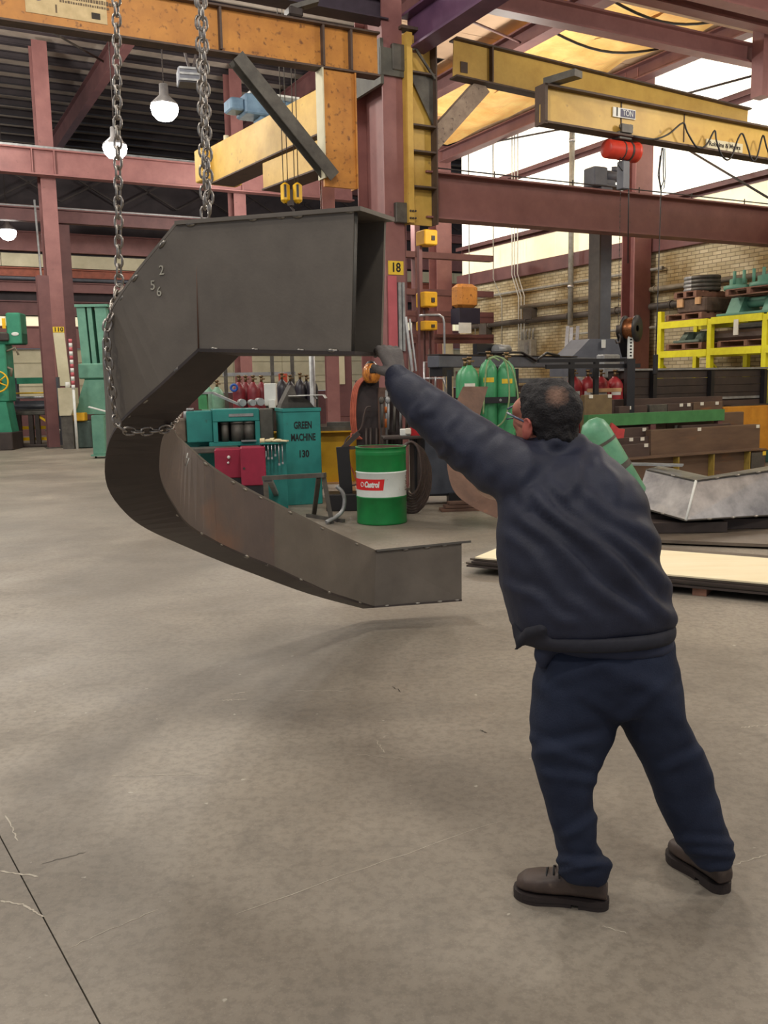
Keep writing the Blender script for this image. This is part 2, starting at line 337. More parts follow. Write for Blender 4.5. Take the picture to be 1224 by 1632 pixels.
MB().box(UW, UW+.3, -14, VE, 0, 4.33).build('brickwork', brick_mat(), wr)
v = -14.
while v < VE-.01:
    ve = min(v+.92, VE)
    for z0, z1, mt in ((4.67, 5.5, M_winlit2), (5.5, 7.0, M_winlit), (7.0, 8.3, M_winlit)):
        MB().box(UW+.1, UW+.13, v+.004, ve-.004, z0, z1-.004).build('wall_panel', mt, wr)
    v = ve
MB().box(UW-.10, UW+.1, -14, VE, 4.33, 4.67, .01).build('lintel_beam', M_redd, wr)
for z in (5.47, 7.05): 
    g = MB(); g.box(UW-.12, UW+.08, -14, VE, z-.015, z); g.box(UW-.12, UW-.105, -14, VE, z-.1, z); g.box(UW+.06, UW+.08, -14, VE, z-.16, z); g.build('girt', M_redd, wr)
MB().box(UW-.16, UW+.1, -14, VE, 8.1, 8.36, .01).build('eave_strut', M_redd, wr)
def tubes(name, L, r, mt, parent): 
    b = MB(); b.tube(L, r, 8); return b.build(name, mt, parent)
M_pipe = mat('painted_pipe', (142, 132, 112), .6, c2=(116, 106, 90), ns=5); M_dpipe = mat('dark_pipe', (92, 84, 76), .6, c2=(70, 64, 60), ns=5); M_cond = mat('grey_conduit', (176, 174, 166), .5, .2, c2=(140, 138, 130), ns=9)
for z, r, v0, v1, mt in ((3.95, .035, 3.2, 10.6, M_cond), (3.15, .075, -.5, 11, M_dpipe), (3.52, .06, 0, 8.3, M_pipe), (2.7, .03, 3.3, 6.1, M_cond)):
    pp = SE('trim_1', B(0, 0, 0), A); L = [(UW-.13, v0, z), (UW-.13, v1, z)]
    if r < .04: L += [(UW-.13, v1+.12, z-.04), (UW-.13, v1+.2, z-.15), (UW-.13, v1+.2, z-.6)]
    tubes('pipe_run', L, r, mt, pp); c = MB()
    k = v0
    while k < v1: c.cyl((UW-.13, k, z), (UW-.13, k+.06, z), r*1.25); c.box(UW-.13, UW+.01, k, k+.03, z-.01, z+.01); k += 1.7
    c.build('pipe_collar', mt, pp)
for k, px in enumerate((816, 820, 825, 747, 786)):
    pp = SE('trim_2', B(0, 0, 0), A); v0, _ = hu(px, 300, UW-.16); o = {0: 0, 1: 0, 2: 0, 3: .0, 4: .1}[k]
    zt = 8.0; tubes('conduit', [(UW-.16, v0, zt), (UW-.16, v0, 4.4), (UW-.16, v0-.3-o, 3.8), (UW-.16, v0-.3-o, 2.3)], .014, M_white if k < 3 else M_cond, pp)
pp = SE('trim_3', B(0, 0, 0), A); v0, _ = hu(911, 300, UW-.3)
tubes('downpipe', [(UW-.3, v0, 8.0), (UW-.3, v0, 2.9)], .065, M_cond, pp)
b = MB(); [b.cyl((UW-.3, v0, z), (UW-.3, v0, z+.07), .08) for z in (3.8, 5.7, 7.2)]; b.build('pipe_collar', M_alu, pp)
# open bay past the end of the brick wall
S(MB().box(UW, UW+5.5, VE, VE+.25, 0, 1.9).build('wall_return', M_redd)).matrix_world = Matrix.Translation(B(0, 0, 0)) @ Matrix.Rotation(A, 4, 'Z')

# ---- far wall of bands of sheet, girts and strip windows
wb = SE('wall_back', B(0, 0, 0), A); V2 = 22.
u = -15.
while u < 19:
    for z0, z1, mt in ((0, 1.35, M_redd), (1.35, 3.0, M_cream), (3.75, 4.1, M_winlit2), (5.75, 6.2, M_cream)):
        MB().box(u+.01, u+1.99, V2, V2+.08, z0, z1-.02).build('wall_sheet', mt, wb)
    u += 2.
for z0, z1, mt in ((3.0, 3.75, M_red), (4.12, 4.6, M_redd), (4.9, 5.25, M_red), (5.4, 5.7, mat('orange_red_girt', (176, 96, 72), .6)), (6.25, 6.9, M_red), (7.4, 7.75, M_red), (9.0, 9.3, M_redd)):
    g = MB(); g.ibeam((-15, V2-.1, (z0+z1)/2), (19, V2-.1, (z0+z1)/2), z1-z0, .2, .04, .03); g.build('girt', mt, wb)
for z in (2.5, 1.95, 1.7): MB().box(-15, 19, V2-.03, V2, z, z+.03).build('sheet_lap', M_conc_wall, wb)
MB().cyl((-15, V2-.3, 5.32), (19, V2-.3, 5.32), .06).build('pipe_run', M_gry, wb)
MB().box(-15, 19, V2+.1, V2+.2, 3, 9.2).build('dark_backing', M_purl, wb)
for k in range(17):
    a = -15+2*k; b = MB(); b.bar((a, V2-.35, 7.9), (a+2, V2-.35, 9.0), .05, .05); b.bar((a+2, V2-.35, 7.9), (a, V2-.35, 9.0), .05, .05); b.build('cross_brace', M_dark, wb)

# ---- roofs
ce = SE('ceiling', B(0, 0, 0), A)
ZC = 11.6; VR = 36.; b = MB(); v = -16.
while v < VR: MB().box(-17, .0, v+.01, v+1.19, ZC, ZC+.03).build('deck_strip', M_deck, ce); v += 1.2
v = -16.
MB().box(0, 22, 1.2, VR, ZC, ZC+.03).build('deck_strip', M_deck, ce)
while v < VR:
    uu = 22 if v > 1.2 else 0
    g = MB(); g.box(-17, uu, v-.1, v+.1, ZC-.03, ZC-.01); g.box(-17, uu, v-.1, v+.1, ZC-.20, ZC-.18); g.box(-17, uu, v-.02, v+.02, ZC-.18, ZC-.03); g.build('purlin', M_purl, ce); v += 1.2
for u in (-12, -6.2, -.3, 5.8):
    g = MB(); g.ibeam((u, -16 if u < 2 else 3, ZC-.7), (u, VR, ZC-.7), .7, .25); g.build('rafter', M_redd, ce)
for (ua, va, ub, vb) in ((-6.2, 5, -.3, 11), (-.3, 5, -6.2, 11), (-6.2, 11, -.3, 17), (-.3, 11, -6.2, 17), (-12, 11, -6.2, 17), (-6.2, 11, -12, 17)):
    MB().cyl((ua, va, ZC-.5), (ub, vb, ZC-.5), .03).build('tie_rod', M_gsteel, ce)
# lower roof over the right bay
v = -14.
while v < 10.5:
    z = 7.5 if v < -.1 else 8.38
    MB().box(.1 if v < -.1 else (2.4 if v < 5 else 4.4), UW+.2, v+.01, v+1.39, z, z+.03).build('deck_strip', M_tan, ce); v += 1.4
for k, (v, zb, zt) in enumerate([(0, 6.98, 7.3), (-.8, 7.2, 7.46), (-1.6, 7.0, 7.4), (-2.6, 7.2, 7.46), (-3.5, 7.0, 7.4)]):
    g = MB(); g.ibeam((.3, v, (zb+zt)/2), (UW, v, (zb+zt)/2), zt-zb, .22, .03, .03); g.build('roof_beam', M_red, ce)
for k in range(4): MB().box(.3, UW, -.75-k*.95, -.25-k*.95, 7.42, 7.48).build('roof_insulation', M_gry, ce)
g = MB(); g.ibeam((.35, -9, 6.48), (.35, .2, 6.48), .52, .3, .03, .02); g.build('rafter', mat('purple_red_paint', (112, 78, 108), .55, c2=(92, 62, 92), ns=3), ce)
for u in (4.5, 7.9):
    g = MB(); g.ibeam((u, -.1, 7.98), (u, 9 if u < 5 else 11.4, 7.98), .32, .28, .03, .02); g.build('rafter', M_redd, ce)
MB().cyl((.5, .3, 7.1), (4.4, 3.0, 7.9), .022).build('tie_rod', M_redd, ce)
# glowing yellow sheets sagging under the roof
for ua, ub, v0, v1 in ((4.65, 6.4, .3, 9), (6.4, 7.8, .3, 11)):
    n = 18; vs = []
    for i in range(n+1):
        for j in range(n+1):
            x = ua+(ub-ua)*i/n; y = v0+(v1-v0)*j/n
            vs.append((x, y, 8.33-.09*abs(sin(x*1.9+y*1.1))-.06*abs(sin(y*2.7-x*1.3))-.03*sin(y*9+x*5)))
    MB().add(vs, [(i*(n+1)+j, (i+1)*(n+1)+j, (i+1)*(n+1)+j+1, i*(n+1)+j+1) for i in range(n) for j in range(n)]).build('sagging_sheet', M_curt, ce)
for k in range(3): MB().tube([(4.7+j*.3, 1.2+1.6*k, 8.2-.25*sin(pi*j/10)) for j in range(11)], .025, 6).build('sag_cable', M_black, ce)

# ================================================================== FRAME STEEL (things bolted down)
def icolumn(name, label, u, v, z0, z1, d=.34, bf=.34, mt=None, rz=0.):
    """H column with base plate; flanges face -v"""
    t = T(name, label, 'column', B(u, v, 0), A+rz)
    g = MB(); g.box(-bf/2, bf/2, -d/2, -d/2+.025, z0, z1); g.box(-bf/2, bf/2, d/2-.025, d/2, z0, z1); g.box(-.01, .01, -d/2+.025, d/2-.025, z0, z1); g.build('shaft', mt or M_red, t)
    if z0 < .1:
        g = MB(); g.box(-bf/2-.06, bf/2+.06, -d/2-.06, d/2+.06, 0, .03); g.build('base_plate', M_gsteel, t)
    return t
u18 = hv(631, 450, 0)[0]
c18 = T('steel_column', 'tall red steel column with a yellow number plate, standing behind the green and white drum', 'column', B(u18, .42, 0), A)
g = MB(); g.box(-.16, .16, -.42, -.395, 0, 7.9); g.box(-.16, .16, .395, .42, 0, 7.9); g.box(-.01, .01, -.395, .395, 0, 7.9); g.build('shaft', M_red, c18)
MB().box(-.25, .25, -.5, .5, 0, .04).build('base_plate', M_gsteel, c18)
g = MB(); g.box(.16, .44, .05, .07, 0, 5.9); g.box(.16, .44, .36, .38, 0, 5.9); g.box(.29, .31, .07, .36, 0, 5.9); g.build('side_shaft', M_redd, c18)
g = MB(); g.box(-.21, -.16, -.46, .46, 5.72, 6.32); g.box(-.21, .2, -.47, -.43, 5.84, 6.2); g.build('clamp_plate', mat('clamp_grey', (96, 94, 84), .6, c2=(72, 70, 64), ns=5), c18)
g = MB(); g.box(-.03, .2, -.49, -.42, 5.92, 6.27, .01); g.build('bracket', M_gsteel, c18); g = MB(); g.box(-.02, .22, -.5, -.42, 3.86, 4.14, .01); g.build('bracket', M_gsteel, c18)
z0, z1 = hv(631, 438, 0)[1], hv(631, 416, 0)[1]
pl = MB().box(-.125, .125, -.428, -.421, z0, z1).build('number_plate', M_ytag, c18); text('18', .18, M_blk_ink, pl, (.0, -.4295, (z0+z1)/2), bold=.004, width=.13, name='numeral')
MB().box(-.14, .0, -.45, -.421, hv(631, 556, 0)[1], z0-.02, .004).build('pink_strip', M_pink, c18)
for x0, yt, yb, w_ in ((.02, 450, 585, .05), (.085, 450, 560, .04)):
    MB().box(x0, x0+w_, -.46, -.421, hv(631, yb, 0)[1], hv(631, yt, 0)[1], .004).build('cable_tray', M_lgry, c18)
b = MB(); b.bar((.2, -.5, hv(631, 592, 0)[1]), (.13, -.45, hv(631, 505, 0)[1]), .04, .03); b.bar((.27, -.5, hv(631, 592, 0)[1]), (.2, -.45, hv(631, 508, 0)[1]), .025, .02); b.build('leaning_bar', M_alu, c18)
# yellow jib crane on the right of the column
def jib(name, label, v, ua, ub, za, zb, h, web, extra=None):
    t = T(name, label, 'crane', B(0, v, 0), A)
    d = (zb-za)
    MB().bar((ua, 0, za-h/2), (ub, 0, zb-h/2), .016, h-.04).build('web', web, t)
    for s_ in (0, -1): MB().bar((ua, 0, za+s_*h-(.012 if s_ == 0 else -.012)), (ub, 0, zb+s_*h-(.012 if s_ == 0 else -.012)), .2, .024).build('flange', M_flg, t)
    return t
jr = jib('jib_crane', 'yellow jib crane arm running right from the middle red column, with a ribbed mast', 0, .98, 7.1, 6.50, 6.24, .54, M_yel)
for u in (1.62,): MB().box(u-.012, u+.012, -.09, .09, 5.97, 6.46).build('stiffener', M_flg, jr)
um0, um1 = hv(643, 250, 0)[0], hv(690, 250, 0)[0]
g = MB(); g.box(um0, um0+.09, -.14, .14, 3.86, 6.42); g.build('mast_flange', M_yel, jr); g = MB(); g.box(um1-.02, um1, -.14, .14, 3.86, 6.5); g.build('mast_flange', M_flg, jr)
MB().box(um0+.09, um1-.02, .02, .05, 3.86, 6.45).build('mast_web', M_yel, jr)
for y in (120, 203, 244, 300): z = hv(665, y, 0)[1]; MB().box(um0+.09, um1-.02, -.13, .02, z-.012, z+.012).build('stiffener', M_flg, jr)
b = MB(); b.bar((um0+.1, -.12, 6.28), (um1-.02, -.12, 5.86), .03, .03); b.bar((um1-.02, -.12, 6.48), (um0+.1, -.12, 6.2), .03, .03); b.build('corner_brace', M_gsteel, jr)
MB().prism([(um0+.09, 5.9), (um1-.02, 5.9), (um1-.02, 5.25)], -.05, -.03).build('gusset', M_gsteel, jr)
MB().box(um0-.05, um1, -.1, .1, 6.48, 6.52).build('top_plate', M_flg, jr)
bo = MB()
for i in range(3):
    for z in (3.92, 4.02): bo.cyl((um0+.02+i*.04, -.16, z), (um0+.02+i*.04, -.13, z), .014, n=6)
tag(bo.build('bolts', M_dark, jr), kind='stuff')
MB().bar(B(0, 0, 0)*0+Vector((1.55, .1, 5.95)), (um1, .1, 5.02), .14, .26).build('strut', mat('bare_pale_steel', (168, 148, 128), .6, c2=(134, 114, 100), ns=8, spots=(92, 74, 66), sscale=22, sth=.6), jr)
b = MB(); b.box(1.0+.1, 1.22, -.02, -.008, 6.05, 6.2); b.build('small_plate', M_flg, jr)
# orange jib crane on the left
jl = jib('jib_crane', 'orange rusted jib crane arm crossing the top left corner to the middle column', -.12, -.33, -8.5, 6.32, 6.26, .57, M_org)
for px in (350, 512, 556): u = hv(px, 80, -.12)[0]; MB().box(u-.015, u+.015, -.09, -.008, 5.78, 6.29).build('stiffener', M_flg, jl)
ua, ub = hv(512, 200, -.12)[0], hv(562, 200, -.12)[0]; zb = hv(535, 300, -.12)[1]
MB().box(ua, ub, -.06, -.02, zb, 5.74).build('mast_web', M_org, jl); MB().box(ua-.02, ua, -.12, .1, zb+.1, 5.74).build('mast_flange', M_cream, jl); MB().box(ub, ub+.02, -.1, .1, zb, 5.74).build('mast_flange', M_org, jl)
pa, pb = hv(372, 95, -.12), hv(514, 272, -.12); g = MB(); g.ibeam((pa[0], -.08, pa[1]), (pb[0]+.1, -.08, pb[1]-.1), .2, .17, .02, .02, up=(0, -1, 0)); g.build('strut', M_gsteel, jl)
xa, za = hv(40, 5, -.13); xb, zbb = hv(172, 52, -.13)
pz = (6.02); pn = MB().box(xa, xb, -.016, -.009, pz-.15, pz+.16).build('name_plate', mat('aged_cream_plate', (214, 190, 142), .6, c2=(190, 166, 120), ns=9), jl)
fm = MB(); xx = xa+.38
for yy, x1_, hh in ((.085, xa+1.02, .045), (.03, xa+.92, .03)):
    xx = xa+.38
    while xx < x1_: wq = random.uniform(.012, .03); fm.box(xx, xx+wq, -.018, -.016, pz+yy-hh/2, pz+yy+hh/2*random.uniform(.5, 1)); xx += wq+.009
tag(fm.build('faded_print', mat('faded_print_ink', (128, 108, 84), .8), pn), kind='stuff')
MB().cyl((xa+.14, -.0165, pz+.05), (xa+.14, -.0185, pz+.05), .06, n=12).build('crest', mat('faded_blue_ink', (116, 104, 120), .7), pn)
MB().box(xb-.18, xb-.08, -.0185, -.0165, pz-.11, pz-.04).build('crest', M_ink_brown, pn)
text('1', .12, mat('faded_print_ink', (0, 0, 0)), pn, ((xa+xb)/2-.12, -.0175, pz-.07), bold=.004)
# dark tie beam above it
tb = T('tie_beam', 'dark purple tie beam running above the orange jib crane arm', 'beam', B(0, .1, 0), A); g = MB(); g.ibeam((-9, 0, 6.72), (-.1, 0, 6.72), .3, .3); g.build('beam', mat('dark_violet_steel', (72, 60, 72), .6, c2=(54, 44, 54)), tb)
pp = T('trolley_clip', 'grey end clamp sitting on the orange jib arm near the column', 'clamp', B(hv(480, 50, -.12)[0], -.12, 6.33), A); MB().bar((-.15, 0, .1), (.2, -.1, .22), .16, .06).build('arm', M_gsteel, pp); MB().box(-.2, 0, -.1, .1, 0, .12, .02).build('wheel_box', M_dark, pp)
# red runway beams
rb = T('runway_beam', 'deep red runway beam spanning from the middle column to the right edge', 'beam', B(0, .12, 0), A); g = MB(); g.ibeam((.5, 0, 4.30), (8.38, 0, 4.30), .66, .3, .025, .02); g.build('beam', M_red, rb)
g = MB(); g.box(.5, 8.3, -.02, .02, 4.63, 4.66); g.build('rail', M_gsteel, rb)
g = MB(); g.tube([(.6, -.13, 4.68), (8.2, -.13, 4.68)], .01); [g.cyl((x, -.13, 4.63), (x, -.13, 4.72), .01) for x in (1.7, 3.2, 4.6, 5.8, 7.1)]; g.build('conductor_bar', M_dark, rb)
lb = T('runway_beam', 'long pinkish red runway beam across the far left, behind the hanging chains', 'beam', B(0, 16.5, 0), A); g = MB(); g.ibeam((-12, 0, 7.97), (7.5, 0, 7.97), .72, .35, .04, .03); g.build('beam', M_red, lb)
g = MB(); [g.box(x, x+.03, -.17, .17, 7.65, 8.3) for x in (-8, -2.6, -2.0, 3.6)]; g.build('stiffener', M_red, lb); MB().box(-12, 7.5, -.03, .03, 8.33, 8.42).build('rail', M_lgry, lb)
b2 = T('runway_beam', 'thin brownish runway beam below the long pinkish one, left of the steel box arm', 'beam', B(0, 19.0, 0), A); g = MB(); g.ibeam((-12, 0, 6.95), (8, 0, 6.95), .42, .3, .04, .03); g.build('beam', M_redd, b2); MB().box(-12, 8, -.05, .05, 7.16, 7.22).build('rail', M_lgry, b2)
for k, (u, lab) in enumerate(((-8.3, None), (3.7, 'red column of the far bay standing left of the middle column'), (9.6, 'red column of the far bay seen under the box arm'))):
    if lab: icolumn('steel_column', lab, u, 17.2, 0, 11.4, .6, .4, M_red)
u110 = hv(98, 600, 16.9)[0]
c110 = icolumn('steel_column', 'red steel column at far left with a yellow and cream number board', u110, 17.2, 0, 11.4, .6, .42, M_red)
def zz(y): return hv(98, y, 16.9)[1]
pl = MB().box(-.16, .16, -.33, -.31, zz(530), zz(521)).build('number_plate', M_ytag, c110); text('110', .17, M_blk_ink, pl, (0, -.335, (zz(530)+zz(521))/2), width=.24, bold=.004, name='numeral')
MB().prism([(-.16, zz(530.5)), (.16, zz(530.5)), (.24, zz(615)), (-.08, zz(615))], -.33, -.31).build('notice_board', M_cream, c110)
MB().cyl((-.3, -.34, 0), (-.42, -.34, 7), .03).build('conduit', M_lgry, c110)
t = icolumn('steel_post', 'dark brown steel post in front of the numbered far left column', hv(78, 600, 14.5)[0], 14.5, 0, 4.6, .3, .3, M_redd)
t = icolumn('steel_column', 'short wide red column just right of the cream number board', hv(110, 600, 19)[0], 19.2, 0, 6.7, .5, .6, M_redd)
icolumn('wall_column', 'red wall column beside the wire spool, behind the right runway beam', 8.12, 3.75, 0, 8.1, .4, .48)
t = icolumn('wall_column', 'red wall column at the far end of the brick wall, right of the ribbed yellow mast', 8.15, 12.0, 0, 8.4, .46, .52); MB().box(-.1, .26, -.26, -.235, 0, 2.9).build('cream_strip', M_cream, t)
t = T('hanging_post', 'short red hanging post at the top right corner against the daylit wall', 'post', B(hv(1213, 150, -.3)[0], -.3, 0), A); MB().box(-.12, .12, -.12, .12, 6.35, 7.5).build('shaft', M_red, t)
for k, (xa, ya, xb, yb, lab) in enumerate(((724, 238, 900, 205, 'long rod rising right across the daylit wall'), (905, 200, 1210, 118, 'upper rod slanting up to the hanging post'), (1095, 238, 1224, 315, 'rod slanting down to the right edge under the lettered jib arm'))):
    p, q = hu(xa, ya, UW-.5), hu(xb, yb, UW-.5); o = tag(MB().cyl(B(UW-.5, *p), B(UW-.5, *q), .022, n=8).build('tie_rod', M_dark), 'dark tie '+lab, 'rod')

# ---- 1 TON jib
j1t = jib('jib_crane', 'nearer yellow jib crane arm with a small capacity sign and looping cable', -2.5, .62, 8.4, 5.12, 4.98, .45, M_yel)
def j1(px, py, v=-2.5): u, z = hv(px, py, v); return u, z
MB().box(.62, .66, -.1, .1, 4.66, 5.12).build('end_plate', M_flg, j1t)
qa, qb = toB(Z(872, 132, 5.17)), toB(Z(922, 117, 5.17)); MB().bar((qa[0], qa[1]+2.5, 5.17), (qb[0], qb[1]+2.5, 5.17), .16, .08).build('cross_bar', M_gsteel, j1t)
for u in (1.9, 3.0): MB().box(u-.006, u+.006, -.02, -.008, 4.7, 5.07).build('seam', M_flg, j1t)
(x0, z1), (x1, z0) = j1(975, 171), j1(1010, 192)
sg = MB().box(x0, x1, -.03, -.015, z0, z1).build('capacity_sign', M_white, j1t)
MB().box(x0+(x1-x0)*.33, x1-.01, -.034, -.03, z0+.012, z1-.012).build('blue_field', mat('navy_ink', (40, 38, 84), .5), sg)
text('1', .15, M_blk_ink, sg, (x0+(x1-x0)*.165, -.032, (z0+z1)/2), bold=.002); text('TON', .105, M_white, sg, (x0+(x1-x0)*.65, -.036, (z0+z1)/2), width=(x1-x0)*.46)
(x0, _), (x1, _) = j1(1123, 232), j1(1181, 232); zc = (j1(1150, 233)[1])
sg = MB().box(x0, x1, -.03, -.015, zc-.06, zc+.06).build('name_sign', M_cream, j1t); text('Robbins & Myers', .08, M_ink_brown, sg, ((x0+x1)/2, -.032, zc), width=(x1-x0)*.86, bold=.002)
fz = MB(); pts = []
for (a, b) in ((1010, 218), (1040, 222), (1065, 214), (1088, 196), (1095, 210), (1108, 232), (1118, 236), (1128, 228), (1139, 208), (1142, 225), (1150, 247), (1160, 255), (1168, 245), (1176, 222), (1183, 213), (1190, 230), (1197, 252), (1203, 256), (1208, 245), (1216, 216), (1222, 235), (1232, 258), (1240, 230)):
    u, z = j1(a, b, -2.66); pts.append((u, -.16, z))
sm = []
for i in range(len(pts)-1):
    for k in range(4):
        q = k/4; p0, p1, p2, p3 = [Vector(pts[min(max(i+j, 0), len(pts)-1)]) for j in (-1, 0, 1, 2)]
        sm.append(.5*((2*p1)+(-p0+p2)*q+(2*p0-5*p1+4*p2-p3)*q*q+(-p0+3*p1-3*p2+p3)*q**3))
fz.tube(sm, .012, 6); fz.build('festoon_cable', M_black, j1t)
# red chain hoist under it
u, z = j1(990, 240); ht = T('chain_hoist', 'small red electric chain hoist hanging under the nearer yellow jib arm', 'hoist', B(u, -2.5, z), A)
b = MB(); b.lathe([(0, -.26), (.1, -.26), (.115, -.24), (.115, .2), (.13, .21), (.13, .25), (.1, .27), (0, .27)], 20); b.v = [(p[2], p[1], p[0]) for p in b.v]; b.build('body', M_hoist, ht)
b = MB(); b.v; b.cyl((.1, 0, 0), (.13, 0, 0), .121, n=20); b.cyl((-.02, 0, 0), (0, 0, 0), .119, n=20); b.build('band', M_dark, ht)
b = MB(); b.box(-.1, .12, -.07, .07, .12, .22, .01); [b.cyl((x, y, .27), (x, y*1.4, .27), .04, n=10) for x in (-.06, .08) for y in (-.06, .06)]; b.box(-.08, .1, -.1, -.08, .2, .3); b.build('trolley', M_gsteel, ht)
MB().box(-.02, .1, -.06, .06, -.48, -.13, .01).build('chain_bag', M_gry, ht)
b = MB(); b.tube([(-.05, -.05, -.1), (-.09, -.05, -.2), (-.02, -.05, -.26), (.05, -.05, -.2), (.0, -.05, -.12)], .008, 5); b.tube([(.12, 0, -.1), (.14, 0, -.3), (.14, 0, -.6), (.15, 0, -1.4)], .008, 5); b.build('cable', M_black, ht)
def fine_chain(parent, pts, pitch=.035, r=.006, name='load_chain', mt=M_dark):
    b = MB(); L = [Vector(p) for p in pts]; d = 0; k = 0
    for a, c in zip(L, L[1:]):
        n = int((c-a).length/pitch)
        for i in range(n):
            p = a.lerp(c, (i+.5)/n); b.cyl(p-(c-a).normalized()*pitch*.45, p+(c-a).normalized()*pitch*.45, r*(1 if k % 2 else .55), n=5); k += 1
    return b.build(name, mt, parent)
fine_chain(ht, [(0, 0, -.48), (0, 0, -2.2)])
b = MB(); b.cyl((0, 0, -2.3), (0, 0, -2.2), .03); b.tube([(0, 0, -2.3), (.04, 0, -2.35), (.03, 0, -2.42), (-.02, 0, -2.43), (-.05, 0, -2.38)], .012, 6); b.build('hook', M_dark, ht)
u, z = j1(1057, 236); pt = T('pendant_cable', 'looped black pendant cable hanging from the nearer yellow jib arm', 'cable', B(u, -2.5, z), A)
b = MB(); b.tube([(-.02, 0, 0), (-.06, 0, -.3), (-.05, 0, -.42), (-.02, 0, -.5), (.02, 0, -.42), (.0, 0, 0)], .009, 5); b.tube([(.03, 0, 0), (.05, 0, -.35), (.03, 0, -.5), (-.02, 0, -.56), (-.08, 0, -.35), (-.05, 0, -.1)], .007, 5); b.tube([(-.02, 0, -.5), (-.04, 0, -2.2), (-.05, 0, -2.7)], .008, 5); b.build('cable', M_black, pt)
MB().box(-.08, -.02, -.025, .025, -2.95, -2.68, .008).build('push_button_box', M_black, pt)
# ---- bridge crane girder far left with its blue motor and hook block
def zline(name, x0, y0, x1, y1, z, h, wd, label, mt, cat='beam'):
    p, q = Z(x0, y0, z), Z(x1, y1, z); t = T(name, label, cat, (p+q)/2, atan2((q-p).y, (q-p).x)); L = (q-p).length/2
    MB().box(-L, L, -wd/2, wd/2, -h, 0, .01).build('girder', mt, t); MB().box(-L, L, -wd/2-.04, wd/2+.04, -h-.03, -h).build('bottom_flange', M_flg, t)
    return t, L
gt, L = zline('bridge_crane', 352, 236, 568, 122, 6.9, .78, .5, 'pale yellow bridge crane girder slanting up behind the orange jib mast', M_yel, 'crane')
s_ = 1
for x in (-L, ): MB().box(x-.35, x, -.5, .5, -.75, -.05, .02).build('end_truck', M_hookyel if 0 else M_yel, gt)
MB().cyl((-L+.3, 0, 0), (-L+.3, 0, .2), .06).build('bumper', M_cream, gt)
t = T('hoist_motor', 'blue grey hoist trolley riding on the pale yellow bridge girder', 'motor', Z(420, 190, 7.15), A)
b = MB(); b.box(-.5, .1, -.3, .3, 0, .4, .03); b.cyl((.1, 0, .25), (.8, 0, .25), .17); b.box(-.8, -.5, -.25, .2, .05, .3, .03); b.build('housing', M_blue, t); MB().box(-.4, .7, -.32, .32, .4, .44).build('cover', M_white, t); MB().box(-.15, .12, -.2, .2, -.4, 0).build('leg', M_blue, t)
gt2, L2 = zline('bridge_crane', 432, 262, 570, 205, 6.0, .5, .4, 'second shadowed yellow girder just above the yellow hook block', M_yel, 'crane')
hb = P(462, 308, 15.5); t = T('hook_block', 'yellow twin-cheeked hook block hanging above the steel box arm', 'hook', hb, .1)
for x in (-.13, .07):
    b = MB(); b.box(x-.02, x+.13, -.1, .1, -.16, .16, .05); b.build('cheek', M_hookyel, t)
    MB().box(x+.04, x+.075, -.107, -.1, -.08, .12).build('slot', M_black, t)
b = MB(); b.box(-.05, .06, -.05, .05, -.2, .05); b.tube([(0, 0, -.2), (.05, 0, -.27), (.05, 0, -.33), (0, 0, -.38), (-.05, 0, -.34)], .02, 7); b.build('hook', M_dark, t)
b = MB(); [b.cyl((x, 0, .1), (x*1.2, 0, ZC-hb.z-.3), .008, n=5) for x in (-.1, -.03, .08, .14)]; b.build('wire_rope', M_gsteel, t)
# ---- high bay lamps
for k, (px, py, Y, d, lab) in enumerate(((262, 168, 20, .56, 'largest round high bay lamp, below the orange jib arm'), (183, 232, 23, .56, 'round high bay lamp right behind the left hanging chain'), (12, 367, 30, .52, 'round high bay lamp at the left edge below the long beam'))):
    p = P(px, py, Y); t = T('high_bay_lamp', 'bright '+lab, 'lamp', p, 0, 'high bay lamps')
    MB().lathe([(.0, .42), (.09, .42), (.1, .2), (d/2, .03), (d/2, .0), (d/2-.01, 0)], 20).build('reflector', M_alu, t); MB().lathe([(d/2-.012, .03), (d/2+.01, -.06), (d/2*.92, -.18), (d/2*.6, -.28), (0, -.33)], 20).build('lens', M_lamp, t)
    MB().cyl((0, 0, .42), (0, 0, ZC-p.z), .012, n=6).build('drop_rod', M_dark, t)
# grey fan-coil with ventilation slots near the top chain
t = T('ceiling_heater', 'dark grey unit with pale slats hanging under the orange arm beside the chain', 'heater', P(303, 125, 17), .3); MB().box(-.22, .22, -.2, .2, -.12, .14, .02).build('case', M_gry, t)
b = MB(); [b.box(-.2, .2, -.215, -.2, z, z+.035) for z in (-.1, -.0, .09)]; b.build('slat', M_lgry, t); b = MB(); b.bar((0, 0, .14), (-.15, 0, .75), .04, .04); b.bar((.05, 0, .14), (.2, 0, .75), .04, .04); b.build('hanger', M_dark, t); b = MB(); b.box(-.35, 0, -.1, .1, .5, .78, .02); b.cyl((-.2, -.12, .66), (-.2, .12, .66), .12); b.build('trolley', M_dark, t)
